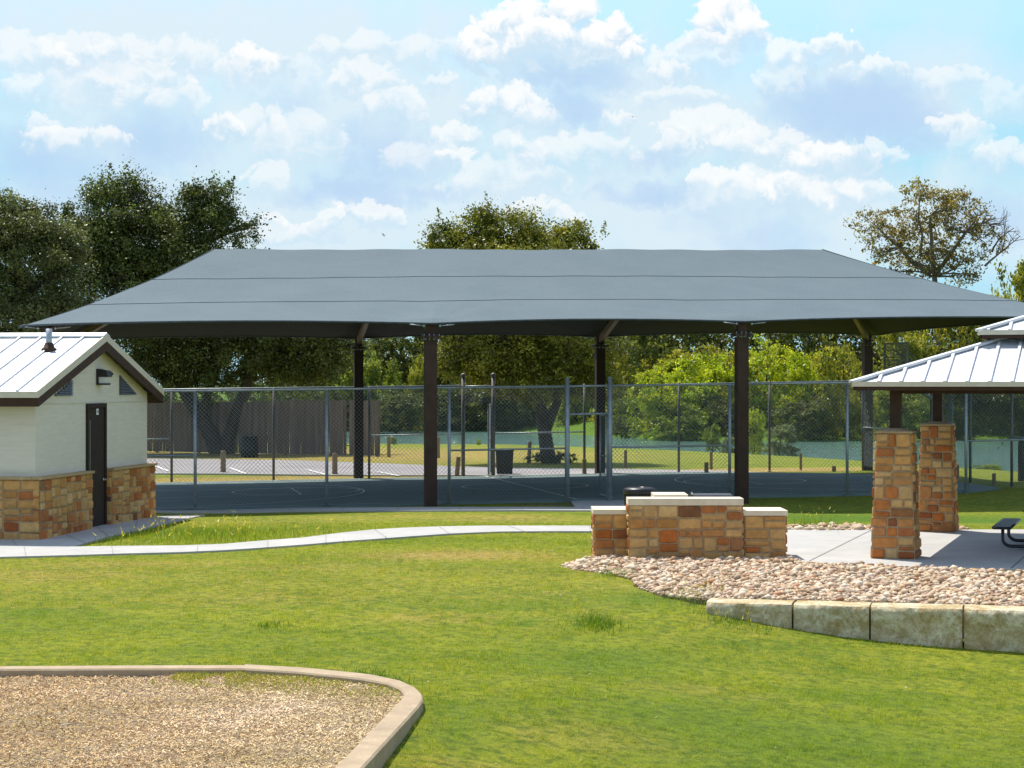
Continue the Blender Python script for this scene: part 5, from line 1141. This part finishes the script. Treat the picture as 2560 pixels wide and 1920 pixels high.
# ---------------------------------------------------------------- trees
def leaf_quads(rng, C, size, colr, up=.35, asp=.55):
    n = len(C); N = rng.standard_normal((n, 3)); N[:, 2] += up * 2; N /= np.linalg.norm(N, axis=1, keepdims=True)
    T = rng.standard_normal((n, 3)); T -= N * (T * N).sum(1, keepdims=True); T /= np.linalg.norm(T, axis=1, keepdims=True); B = np.cross(N, T)
    L = (size * rng.uniform(.6, 1.35, n))[:, None]
    V = np.stack([C - T * L, C + B * L * asp + N * L * .12, C + T * L, C - B * L * asp + N * L * .12], 1).reshape(-1, 3)
    return V, np.arange(4 * n).reshape(n, 4), np.repeat(colr, 4, 0)
def foliage(rng, ell, nclump, cr, per, size, cols, flat=.7, shell=.55, jit=.22, hue=.5, spikes=0):
    """leaf quads in clumps spread through the ellipsoids (centre, radii); returns V, F, C and clump centres"""
    w = np.array([(e[1][0] * e[1][1] * e[1][2]) ** .67 for e in ell]); w /= w.sum(); cc = []
    for i in rng.choice(len(ell), nclump, p=w):
        c, r = ell[i]; d = rng.standard_normal(3); d /= np.linalg.norm(d); cc.append(np.array(c) + d * np.array(r) * rng.uniform(shell, 1.0))
    cc = np.array(cc); cols = np.array(cols); k = rng.poisson(per, nclump); idx = np.repeat(np.arange(nclump), k); n = len(idx)
    rr = cr * rng.uniform(.45, 1.55, nclump)
    # within a clump the leaves sit on a few twigs, so it has an uneven outline
    nt = 7; tw = rng.standard_normal((nclump, nt, 3)); tw /= np.linalg.norm(tw, axis=2, keepdims=True); tw[..., 2] *= flat; ti = rng.integers(0, nt, n)
    P = cc[idx] + tw[idx, ti] * (rr[idx] * rng.uniform(.1, 1.25, n))[:, None] + rng.standard_normal((n, 3)) * (rr[idx] * .24)[:, None]
    f = np.clip(rng.normal(.5, hue * .5, nclump), 0, 1)[idx] + rng.normal(0, .18, n); f = np.clip(f, 0, 1)[:, None]
    C = (cols[0] * (1 - f) + cols[1] * f) * np.exp(rng.normal(0, jit, nclump))[idx][:, None] * rng.uniform(.75, 1.25, (n, 1))
    if spikes:      # twigs standing out of the crown's upper side
        S, SC = [], []
        for i in rng.choice(len(ell), spikes, p=w):
            c, r = ell[i]; d = rng.standard_normal(3); d[2] = abs(d[2]) + .2; d /= np.linalg.norm(d); b = np.array(c) + d * np.array(r) * .95; L = cr * rng.uniform(.5, 1.25); e = d * .5 + np.array((0, 0, .8)) + rng.standard_normal(3) * .25
            q = int(rng.uniform(24, 50)); tt = rng.random(q) ** .8; S.append(b + e * L * tt[:, None] + rng.standard_normal((q, 3)) * (cr * .20 * (1.2 - tt))[:, None]); SC.append(np.repeat((cols[0] * .6 + cols[1] * .4)[None] * rng.uniform(.7, 1.3), q, 0))
        P = np.vstack([P] + S); C = np.vstack([C] + SC)
    V, Fc, C = leaf_quads(rng, P, size, C)
    return V, Fc, C, cc
def limb(mb, a, b, r0, r1, rng, bend=.12, n=6):
    a, b = np.array(a, float), np.array(b, float); L = np.linalg.norm(b - a); o = rng.standard_normal(3) * L * bend; o[2] = abs(o[2]) * .6; pts = []
    for i in range(n + 1):
        t = i / n; pts.append(a + (b - a) * t + o * math.sin(math.pi * t) + (rng.standard_normal(3) * L * .012 if 0 < i < n else 0))
    mb.tube(pts, [r0 + (r1 - r0) * (i / n) ** .8 for i in range(n + 1)], 7, None, False); return pts
def tree(name, label, cat, base, trunks, ell, nclump, cr, per, size, cols, seed, leafmat='leaf', bark='bark', group=None, branches=24, bare=None, **kw):
    """trunks: list of (polyline, r0, r1); ell: world ellipsoids. Leaves and limbs are the two parts, root at the trunk's foot"""
    rng = np.random.default_rng(seed); t = thing(name, label, cat, base, group); V, Fc, C, cc = foliage(rng, ell, nclump, cr, per, size, cols, **kw); o = np.array(base)
    m = MB(); tops = []
    for pl, r0, r1 in trunks:
        n = len(pl); m.tube(pl, [r0 + (r1 - r0) * i / (n - 1) for i in range(n)], 10, None, False); tops += [(np.array(p), r0 + (r1 - r0) * i / (n - 1)) for i, p in enumerate(pl)][max(1, n // 2):]
    if branches:
        for c in cc[rng.choice(len(cc), min(branches, len(cc)), False)]:
            p, r = min(tops, key=lambda q: np.linalg.norm(q[0] - c) + (6 if q[0][2] > c[2] + 1 else 0)); pts = limb(m, p, c, r * .6, max(.02, r * .1), rng)
            for c2 in cc[np.argsort(((cc - c) ** 2).sum(1))[1:4]]: limb(m, pts[3], c2, r * .25, .015, rng, .15, 4)
    if bare:
        for a, b in bare:
            pts = limb(m, a, b, .10, .03, rng, .06)
            for k in (2, 3, 4, 5):
                for _ in range(2):
                    e = pts[k] + (np.array(b) - np.array(a)) * rng.uniform(.2, .45) + rng.standard_normal(3) * np.linalg.norm(np.array(b) - np.array(a)) * .2; q = limb(m, pts[k], e, .035, .014, rng, .1, 4)
                    for _ in range(2): limb(m, q[2], q[2] + (e - pts[k]) * .5 + rng.standard_normal(3) * .3, .02, .01, rng, .1, 3)
    m.build('trunk', bark, t); npmesh('crown', V - o, Fc, leafmat, t, C); return t
def E(px, py, rx, ry, d, dep=1.0, dd=0.0):
    """ellipsoid: middle seen at (px, py) at depth d, radii in picture pixels"""
    k = (d + dd) / F; return ((pd(px, d + dd), d + dd, pz(py, d + dd)), (rx * k, rx * k * dep, ry * k))
def G(px, d): x = pd(px, d); return (x, d, H1(x, d))
def trunk_px(pts, d, dd=0.0):
    return [(pd(x, d), d + dd * i, pz(y, d)) for i, (x, y) in enumerate(pts)]

OAK = [(.048, .072, .014), (.135, .160, .038)]
def near_trees():
    d = 89.0; b = (pd(548, d), d, H1(pd(548, d), d)); zb = 1132
    ell = [E(332, 474, 62, 32, d), E(280, 500, 52, 30, d), E(470, 480, 25, 30, d), E(500, 515, 36, 36, d), E(552, 512, 44, 44, d), E(530, 560, 80, 48, d, .8), E(612, 585, 36, 30, d), E(182, 530, 26, 32, d), E(244, 490, 38, 30, d), E(345, 550, 135, 46, d, .8), E(380, 615, 175, 70, d, .7), E(225, 600, 85, 55, d), E(240, 660, 120, 85, d, .8), E(480, 690, 200, 80, d, .7),
           E(330, 820, 240, 90, d, .7), E(560, 890, 220, 75, d, .6), E(760, 900, 130, 62, d, .6), E(840, 865, 80, 55, d, .6), E(640, 830, 200, 60, d, .7), E(420, 930, 110, 40, d, .6)]
    tr = [(trunk_px([(548, 1138), (532, 1100), (500, 1045), (462, 985), (430, 930), (400, 820), (390, 700)], d, .15), .42, .16), (trunk_px([(566, 1136), (574, 1095), (592, 1035), (612, 985), (628, 930), (640, 860), (600, 720)], d, -.1), .38, .14),
          (trunk_px([(500, 1045), (520, 985), (540, 930), (500, 760), (480, 620)], d, .1), .22, .09)]
    tree('oak_tree', 'big dark live oak with two leaning trunks before the board fence', 'tree', b, tr, ell, 1250, .62, 175, .066, OAK, 1, 'leaf_oak', branches=60, jit=.34, flat=.75, spikes=110, shell=.45)
    d = 78.0; b = G(40, d)
    ell = [E(22, 512, 48, 40, d), E(105, 540, 36, 34, d), E(60, 585, 115, 50, d, .9), E(150, 600, 55, 45, d), E(60, 650, 150, 85, d, .8), E(130, 760, 95, 75, d, .8), E(20, 790, 160, 90, d, .8), E(-150, 650, 150, 150, d, .8), E(-60, 540, 70, 60, d)]
    tree('oak_tree', 'greyer green oak rising behind the restroom roof at the picture edge', 'tree', b, [(trunk_px([(40, 1155), (35, 1050), (45, 900), (50, 760), (40, 620)], d), .40, .14)], ell, 700, .55, 160, .058, [(.075, .095, .028), (.20, .215, .075)], 2, 'leaf_oak', branches=30, jit=.3, spikes=70, shell=.45)
    d = 77.0; b = G(1374, d)
    ell = [E(1262, 590, 85, 72, d, .8), E(1210, 560, 40, 40, d), E(1108, 607, 50, 45, d), E(1180, 615, 60, 40, d), E(1335, 610, 60, 45, d), E(1400, 612, 40, 40, d), E(1437, 585, 28, 34, d), E(1485, 612, 32, 26, d), E(1280, 660, 200, 60, d), E(1270, 750, 230, 100, d, .8), E(1250, 885, 170, 75, d, .8), E(1430, 880, 150, 75, d, .8), E(1350, 960, 160, 45, d, .8), E(1130, 890, 50, 60, d), E(1500, 960, 55, 55, d)]
    tree('shade_tree', 'tall dark tree whose olive crown rises above the middle of the canopy', 'tree', b, [(trunk_px([(1374, 1162), (1370, 1140), (1362, 1085), (1350, 1010), (1330, 900), (1300, 760), (1270, 620)], d), .34, .10), (trunk_px([(1362, 1085), (1395, 1000), (1420, 900), (1430, 700)], d), .2, .07)], ell, 950, .48, 150, .060,
         [(.10, .125, .014), (.30, .285, .036)], 3, 'leaf_oak', branches=40, jit=.28, flat=.6, spikes=30)
    d = 80.0
    b = G(1400, 76.5); ell = [((pd(x, 76.5 + dy), 76.5 + dy, H1(pd(x, 76.5), 76.5) + zz * .7), (.30, .3, .2)) for x, dy, zz in ((1330, .2, .28), (1350, -.3, .3), (1408, -.3, .3), (1425, .2, .25), (1380, -.6, .25))]
    tree('bush', 'low dark bush round the foot of the leaning tree by the lot', 'bush', b, [([(b[0], b[1], b[2]), (b[0], b[1], b[2] + .3)], .03, .01)], ell, 50, .12, 60, .03, [(.03, .05, .012), (.07, .10, .02)], 4, branches=8)
    d = 158.0; b = G(2345, d)
    ell = [E(2245, 560, 75, 50, d, .8), E(2165, 560, 40, 40, d), E(2200, 600, 65, 50, d), E(2330, 520, 75, 40, d), E(2400, 530, 70, 50, d), E(2290, 480, 40, 25, d), E(2450, 560, 42, 40, d), E(2330, 600, 90, 55, d), E(2420, 610, 70, 55, d), E(2490, 605, 35, 30, d), E(2215, 645, 50, 30, d), E(2300, 660, 90, 40, d), E(2390, 680, 70, 40, d), E(2360, 490, 60, 22, d)]
    tr = [(trunk_px([(2345, 1080), (2350, 900), (2342, 760), (2336, 690), (2330, 620), (2325, 540)], d), .36, .10), (trunk_px([(2336, 690), (2280, 655), (2250, 620), (2215, 590), (2185, 560)], d), .22, .05), (trunk_px([(2336, 690), (2380, 630), (2415, 580), (2440, 550)], d), .2, .05), (trunk_px([(2300, 640), (2306, 590), (2296, 540), (2300, 490)], d), .13, .04)]
    bare = [((pd(2420, d), d, pz(575, d)), (pd(2490, d), d, pz(545, d))), ((pd(2440, d), d, pz(560, d)), (pd(2505, d), d, pz(565, d))), ((pd(2462, d), d, pz(665, d)), (pd(2550, d), d, pz(590, d))), ((pd(2480, d), d, pz(630, d)), (pd(2535, d), d, pz(570, d)))]
    tree('bare_tree', 'tall sparse tree with pale limbs and dead twigs against the sky', 'tree', b, tr, ell, 560, .58, 22, .12, [(.16, .14, .040), (.37, .28, .095)], 5, bark='bark_pale', branches=60, bare=bare, jit=.25)
    d = 60.0; x = pd(2556, d); b = (x, d, H1(x, d)); ell = [E(2600, 985, 150, 60, d, .7), E(2470, 990, 55, 60, d, .7), E(2450, 1040, 40, 35, d), E(2540, 1045, 90, 40, d, .6), E(2660, 1020, 120, 80, d, .6), E(2420, 1000, 30, 40, d)]
    tree('shore_tree', 'feathery green tree with a slim grey trunk at the picture edge beyond the pavilion', 'tree', b, [([(x, d, b[2] - .1), (x - .02, d, 1.2), (x + .05, d, 1.9), (x - .2, d, 2.6)], .14, .06)], ell, 260, .35, 70, .05, [(.060, .085, .018), (.150, .180, .040)], 6, branches=24, flat=1.0)
near_trees()

# trees of the far bank: prototypes of unit size (height 1, width 1), copied with their parts
def bank_proto(seed, cols, n=210, per=75):
    rng = np.random.default_rng(seed); ell = [((0, 0, .55), (.40, .38, .36)), ((0, 0, .22), (.42, .40, .2))]
    for _ in range(9):
        a = rng.uniform(0, 6.28); r = rng.uniform(.15, .36); ell.append(((r * math.cos(a), r * math.sin(a), rng.uniform(.15, .85)), tuple(np.array((.17, .17, .12)) * rng.uniform(.7, 1.3))))
    return foliage(rng, ell, n, .062, per, .0155, cols, flat=.75, jit=.22, hue=.7), rng
KINDS = {'yellow': [(.22, .31, .020), (.50, .52, .034)], 'green': [(.12, .18, .022), (.28, .33, .04)], 'dark': [(.055, .080, .018), (.140, .155, .034)], 'olive': [(.16, .19, .024), (.40, .37, .05)], 'grey': [(.12, .15, .075), (.25, .28, .15)]}
PROTO = {}
def bank_tree(kind, var, px, d, ybase, ytop, wpx, name, label, cat, rot, group, trunk=True):
    key = (kind, var)
    if key not in PROTO:
        (V, Fc, C, cc), rng = bank_proto(hash_(kind) * 10 + var, KINDS[kind]); r = bpy.data.objects.new(name, None); col.objects.link(r)
        m = MB(); m.tube([(0, 0, -.05), (.01, .01, .2), (-.01, 0, .45), (.0, .01, .7)], [.022, .018, .012, .006], 7, None, False)
        for c in cc[:16]: limb(m, (0, 0, rng.uniform(.2, .5)), c, .009, .003, rng, .1, 4)
        m.build('trunk', 'bark', r, (0, 0, 0)); r_c = npmesh('crown', V, Fc, 'leaf', r, C); PROTO[key] = r; o = r
    else:
        o = dup(PROTO[key], (0, 0, 0)); o.name = name
    x = pd(px, d); k = d / F; z = pz(ybase, d); h = pz(ytop, d) - z; o.location = (x, d, z - .02 * h); o.rotation_euler = (0, 0, rot); o.scale = (wpx * k * 1.05, wpx * k * 1.05, h * 1.02)
    return tag(o, label, cat, group)
def hash_(s): return sum(ord(c) * (i + 3) for i, c in enumerate(s)) % 97
def far_bank():
    g = 'trees on the far bank of the lake'
    rows = [('yellow', 1, 1655, 146, 1100, 905, 190, 'rounded bright yellow-green tree by the water, right of the open court gate'), ('yellow', 2, 1760, 150, 1100, 850, 200, 'large yellow-green tree left of the right canopy post'),
            ('yellow', 1, 1915, 150, 1104, 835, 210, 'broad yellow-green tree just right of the right front canopy post'), ('yellow', 2, 2030, 148, 1104, 845, 190, 'yellow-green tree with gold patches left of the far right canopy post'),
            ('olive', 1, 2110, 144, 1104, 820, 150, 'gold and olive tree directly behind the far right canopy post'), ('green', 1, 1580, 156, 1092, 990, 150, 'small mid-green tree on the far bank beside the open gate'),
            ('green', 2, 1700, 143, 1102, 1000, 150, 'low green bank tree under the bright yellow-green crowns'), ('dark', 1, 1830, 146, 1104, 985, 180, 'dark low tree on the far bank behind the right canopy post'),
            ('dark', 2, 2010, 143, 1104, 985, 190, 'dark low tree at the waterline below the gold-patched crown'), ('olive', 2, 2260, 150, 1100, 750, 230, 'olive tree showing between the canopy edge and the lower pavilion roof'),
            ('olive', 1, 2415, 153, 1100, 690, 240, 'olive and gold tree behind the upper slope of the pavilion roof'), ('olive', 2, 2545, 150, 1098, 612, 230, 'tall olive tree at the picture edge below the dead twigs'),
            ('green', 1, 2260, 143, 1100, 960, 190, 'light-speckled green tree seen between the two pavilion posts'), ('dark', 1, 2390, 145, 1100, 940, 180, 'dark tree seen under the pavilion eave right of both steel posts'),
            ('green', 2, 955, 172, 1082, 880, 150, 'green bank tree just left of the big left canopy post'), ('olive', 2, 1045, 168, 1080, 870, 80, 'narrow golden tree touching the left side of the big left canopy post'),
            ('dark', 2, 990, 165, 1080, 970, 170, 'round dark green bush-like tree by the water at the end of the board fence'), ('dark', 1, 1150, 172, 1080, 940, 190, 'dark tree in deep shade behind the far gate posts'),
            ('dark', 2, 1290, 172, 1080, 960, 170, 'dark waterside tree left of the leaning trunk'), ('green', 1, 1440, 168, 1086, 900, 150, 'shaded green tree on the far bank behind the front gate'), ('green', 2, 860, 176, 1082, 850, 190, 'mid-green tree rising behind the board fence near its end')]
    for i, (k, v, px, d, yb, yt, w, lab) in enumerate(rows): bank_tree(k, v, px, d, yb, yt, w, 'bank_tree', lab, 'tree', i * 1.7, g)
    # bushes on the near shore
    g = 'lakeside bushes'
    for i, (k, v, px, d, yb, yt, w, lab) in enumerate((('yellow', 2, 1885, 103, 1142, 1005, 78, 'tall yellow-green bush right beside the right canopy post at the shore'), ('grey', 1, 1950, 101, 1146, 1056, 95, 'round grey-green bush at the shore right of the right canopy post'),
            ('green', 1, 1782, 110, 1130, 1058, 55, 'small green bush at the shore left of the right canopy post'), ('grey', 1, 1820, 103, 1142, 1090, 55, 'low grey-green bush touching the left side of the right canopy post'), ('green', 2, 2450, 79, 1216, 1155, 110, 'leafy green weeds by the shore right of the rear stone pillar'), ('green', 1, 2415, 82, 1200, 1165, 60, 'small green shrub tight against the rear stone pillar'),
            ('yellow', 1, 1196, 108, 1119, 1096, 14, 'tiny lone bright sapling on the near grass by the lake'), ('green', 1, 985, 108, 1112, 1092, 20, 'small sapling on dry grass beside a post at the fence end'))):
        bank_tree(k, v, px, d, yb, yt, w, 'lakeside_bush', lab, 'bush', i * 2.1, g)
    # the wood behind reads as one mass
    rng = np.random.default_rng(77); Vs, Fs, Cs = [], [], []; o = 0
    for kind, var, n, x0, x1, d0, d1, ht in (('dark', 3, 30, 700, 1640, 180, 192, (10.5, 13.2)), ('dark', 4, 36, 1560, 3500, 160, 170, (10.3, 12.6)), ('olive', 3, 12, 1500, 2300, 156, 164, (7.0, 8.6)), ('green', 3, 10, 760, 1600, 174, 180, (3.0, 5.5)), ('dark', 4, 44, 700, 1700, 171, 176, (2.4, 3.8)), ('dark', 3, 44, 1560, 3500, 146, 152, (2.0, 3.6)), ('dark', 3, 14, -300, 800, 135, 160, (6, 9))):
        (V, Fc, C, cc), _ = bank_proto(hash_(kind) * 10 + var, KINDS[kind], 130, 50)
        for i in range(n):
            d0_ = 0; px = x0 + (x1 - x0) * (i + rng.uniform(.2, .8)) / n; d = rng.uniform(d0, d1); h = rng.uniform(*ht); w = h * rng.uniform(.75, 1.1); a = rng.uniform(0, 6.28); ca, sa = math.cos(a), math.sin(a)
            v = np.c_[(V[:, 0] * ca - V[:, 1] * sa) * w * (1.5 if ht[1] < 4 else 1) + pd(px, d), (V[:, 0] * sa + V[:, 1] * ca) * w + d, V[:, 2] * h * 1.05 - 1.0 - .08 * h]; Vs.append(v); Fs.append(Fc + o); Cs.append(C * rng.uniform(.75, 1.2)); o += len(v)
    for (px, yt, d) in ((1593, 615, 162), (1668, 622, 162)):
        V, Fc, C, cc = foliage(rng, [E(px - 8, yt + 14, 10, 9, d), E(px + 10, yt + 16, 9, 8, d), E(px, yt + 60, 28, 40, d), E(px, yt + 150, 40, 90, d)], 60, .35, 40, .14, KINDS['olive']); Vs.append(V); Fs.append(Fc + o); Cs.append(C); o += len(V)
    tag(npmesh('woods', np.vstack(Vs), np.vstack(Fs), 'leaf', None, np.vstack(Cs)), 'dark wood behind the lakeside trees', None, None, 'stuff')
far_bank()

# ---------------------------------------------------------------- grass
NOGRASS = [OUT_E + [(-14, 14), (-14, OUT_E[0][1])], BED, PATH_UP + PATH_LO[::-1], PAD_UP + PAD_LO[::-1], WALK_UP + WALK_LO[::-1]]
def blades(x, y, z, h, w, rng, lean=.45, tone=None, straw=None, lush=None):
    n = len(x); a = rng.uniform(0, 6.28, n); b = rng.uniform(0, 6.28, n); l = np.abs(rng.normal(0, lean, n)) * h
    dx, dy = np.cos(a) * w / 2, np.sin(a) * w / 2
    V = np.stack([np.c_[x - dx, y - dy, z - .01], np.c_[x + dx, y + dy, z - .01], np.c_[x + np.cos(b) * l, y + np.sin(b) * l, z + h]], 1).reshape(-1, 3)
    C = np.c_[rng.random(n) if tone is None else tone, np.zeros(n) if straw is None else straw, np.zeros(n) if lush is None else lush]
    return V, np.arange(3 * n).reshape(n, 3), np.repeat(C, 3, 0)
def lawn():
    rng = np.random.default_rng(21); n = 640000; y = 15.5 * (43.5 / 15.5) ** (rng.random(n) ** .9); x = rng.uniform(-.285, .285, n) * y; keep = np.ones(n, bool)
    for p in NOGRASS: keep &= ~inpoly(x, y, p)
    slab = [(4.6, 33.2), (3.6, 37.8), (4.6, 42.0), (30, 42), (30, 20), (12, 25), (6.9, 26.9), (2.65, 28.1), (2.6, 29.6), (5, 31.4)]; keep &= ~inpoly(x, y, slab)
    bld = [(-9.5, 38.4), (-8.0, 46), (-16, 47), (-17, 38)]; keep &= ~inpoly(x, y, bld); x, y = x[keep], y[keep]
    from mathutils import noise as mn
    f = np.array([mn.fractal((a * .9, b * .9, 5), 1.0, 2.0, 3) for a, b in zip(x, y)]); g = np.array([mn.noise((a * 5, b * 5, 2)) for a, b in zip(x, y)])
    k = rng.random(len(x)) < np.clip(.60 + .75 * g + .3 * f, .10, 1); x, y, f, g = x[k], y[k], f[k], g[k]
    dr = dryness(x, y); lu = lushness(x, y); h = (.015 + .021 * rng.random(len(x))) * (1 + .5 * np.clip(f, -.6, .9) + 1.1 * np.clip(g, -.35, .7)) * (1 - .45 * dr) * (y / 22) ** .25; w = .0042 * (y / 16) ** .9 * rng.uniform(.7, 1.4, len(x))
    straw = (rng.random(len(x)) < .05 + .62 * dr).astype(float) * rng.uniform(.5, 1, len(x))
    V, Fc, C = blades(x, y, hgt(x, y), h, w, rng, .9, np.clip(rng.random(len(x)) * .7 + .15 + .4 * g, 0, 1), straw, np.clip(lu * 1.0, 0, 1))
    tag(npmesh('grass', V, Fc, 'grass_blades', None, C), 'short mown green lawn grass', None, None, 'stuff')
    def tuft(px, py, rx, ry, n, h, label, seed, seedheads=0, cat='grass tuft', name='grass_tuft'):
        r = np.random.default_rng(seed); c = gp(px, py); u = r.standard_normal((n, 2)); x, y = c[0] + u[:, 0] * rx, c[1] + u[:, 1] * ry; V, Fc, C = blades(x, y, hgt(x, y), h * r.uniform(.35, 1.15, n), np.full(n, .011), r, .7, r.random(n) * .35, (r.random(n) < .06) * .6, np.full(n, 1.0))
        if seedheads:
            m = seedheads; i = r.integers(0, n, m); sx, sy = x[i], y[i]; z = hgt(sx, sy); V2, F2, C2 = blades(sx, sy, z, h * r.uniform(1.0, 1.7, m), np.full(m, .007), r, .3, r.random(m), np.full(m, .4)); tip = V2[2::3]
            V3, F3, C3 = blades(tip[:, 0], tip[:, 1], tip[:, 2], np.full(m, .05), np.full(m, .022), r, .9, np.ones(m), np.full(m, .5)); C2 = C2.copy()
            Fc = np.vstack([Fc, F2 + len(V), F3 + len(V) + len(V2)]); C = np.vstack([C, C2, C3]); V = np.vstack([V, V2, V3])
        tag(npmesh(name, V - np.array(c), Fc, 'grass_blades', None, C, c), label, cat, 'grass tufts on the lawn')
    tuft(1495, 1562, .17, .28, 420, .13, 'thick dark green grass tuft alone on the lawn between the wall and the playground', 1)
    tuft(1545, 1438, .16, .3, 260, .13, 'green weedy tuft at the left tip of the river rocks', 2)
    tuft(1745, 1500, .22, .4, 420, .16, 'tall green weeds at the left end of the limestone wall', 3, 20)
    tuft(1830, 1557, .25, .3, 300, .10, 'low weeds growing against the half-buried limestone block', 4, 14)
    tuft(672, 1566, .12, .2, 140, .08, 'small faint grass tuft on the open lawn above the playground curb', 5)
    tuft(2043, 1318, .35, .7, 300, .24, 'spiky green weeds behind the slab left of the stone pillars', 6, 12)
    tuft(905, 1694, .16, .2, 260, .09, 'dense green tuft on the inside of the curved curb', 7); tuft(965, 1712, .12, .18, 180, .08, 'smaller green tuft where the curb turns its corner', 8)
    r = np.random.default_rng(30); n = 2600; x = r.normal(at(520, 1340)[0], 1.15, n); y = r.normal(at(520, 1342)[1], 1.1, n); k = np.ones(n, bool)
    for p in NOGRASS: k &= ~inpoly(x, y, p)
    x, y = x[k], y[k]; n = len(x); V, Fc, C = blades(x, y, hgt(x, y), .13 * r.uniform(.4, 1.2, n), np.full(n, .014), r, .8, r.random(n), (r.random(n) < .1) * .7, np.full(n, .7))
    m = 170; i = r.integers(0, n, m); V2, F2, C2 = blades(x[i], y[i], hgt(x[i], y[i]), r.uniform(.15, .34, m), np.full(m, .010), r, .3, r.random(m), np.full(m, .5)); tip = V2[2::3]; V3, F3, C3 = blades(tip[:, 0], tip[:, 1], tip[:, 2], np.full(m, .06), np.full(m, .035), r, 1.1, np.ones(m), np.full(m, .45))
    tag(npmesh('weeds', np.vstack([V, V2, V3]), np.vstack([Fc, F2 + len(V), F3 + len(V) + len(V2)]), 'grass_blades', None, np.vstack([C, C2, C3])), 'tall weeds with pale seed heads beside the path', None, None, 'stuff')
    # bits of pale litter and dead leaves on the lawn
    n = 170; y = r.uniform(16, 35, n); x = r.uniform(-.27, .27, n) * y; k = np.ones(n, bool)
    for p in NOGRASS + [slab, bld]: k &= ~inpoly(x, y, p)
    x, y = x[k], y[k]; V, Fc, C = leaf_quads(r, np.c_[x, y, hgt(x, y) + .018], .015, np.array([(.45, .36, .22), (.30, .20, .10), (.55, .48, .36)])[r.integers(0, 3, len(x))], 1.0)
    tag(npmesh('leaf_litter', V, Fc, 'chip', None, C), 'scattered dead leaves and pale bits on the lawn', None, None, 'stuff')
    # sparse grass invading the wood chips along the curb
    n = 12000; px = r.uniform(380, 1000, n); py = 1676 + (px - 600) ** 2 * .00012 + np.abs(r.normal(0, 1, n)) * np.interp(px, (380, 620, 1000), (9, 20, 26)) + 8; P = np.array([at(a, b, ZT - .08) for a, b in zip(px, py)]); k = inpoly(P[:, 0], P[:, 1], IN_E + [(-14, IN_E[-1][1]), (-14, IN_E[0][1])]) & (np.array([mn.noise((a * 2.2, b * 2.2, 1)) for a, b in P[:, :2]]) > np.where(px > 560, -.35, .0)); P = P[k]
    V, Fc, C = blades(P[:, 0], P[:, 1], mulch_z(P[:, 0], P[:, 1]), .045 * r.uniform(.4, 1.2, len(P)), np.full(len(P), .008), r, .9, r.random(len(P)), (r.random(len(P)) < .45) * .8, np.full(len(P), .3))
    tag(npmesh('chip_weeds', V, Fc, 'grass_blades', None, C), 'thin grass creeping over the wood chips', None, None, 'stuff')
lawn()

# ---------------------------------------------------------------- labels of the setting
for pre, lab, cat in (('ground', 'green and dry-brown park lawn with bare patches', 'ground'), ('water', 'pale rippled lake behind the court', 'lake'), ('path_joint', 'thin joints across the pale concrete walks', 'path'), ('path', 'pale concrete walk through the lawn', 'path'),
        ('court_marking', 'white basketball lines on the shaded court', 'marking'), ('court', 'blue-grey basketball court in the canopy shade', 'court'), ('parking_lot', 'sunlit grey parking lot beyond the court', 'parking lot'), ('parking_marking', 'white bay lines on the parking lot', 'marking'),
        ('kerb', 'low concrete edging strip', 'kerb'), ('pavilion_slab', 'pale concrete slab under the pavilion', 'slab'), ('slab_joint', 'dark joints across the pavilion slab', 'slab'), ('rock_bed', 'soil bed under the river rocks', 'ground'), ('playground_ground', 'tan playground ground inside the curved kerb', 'ground')):
    for o in sc.objects:
        if o.parent is None and o.get('kind') == 'structure' and 'label' not in o and o.name.split('.')[0] == pre: o['label'] = lab; o['category'] = cat
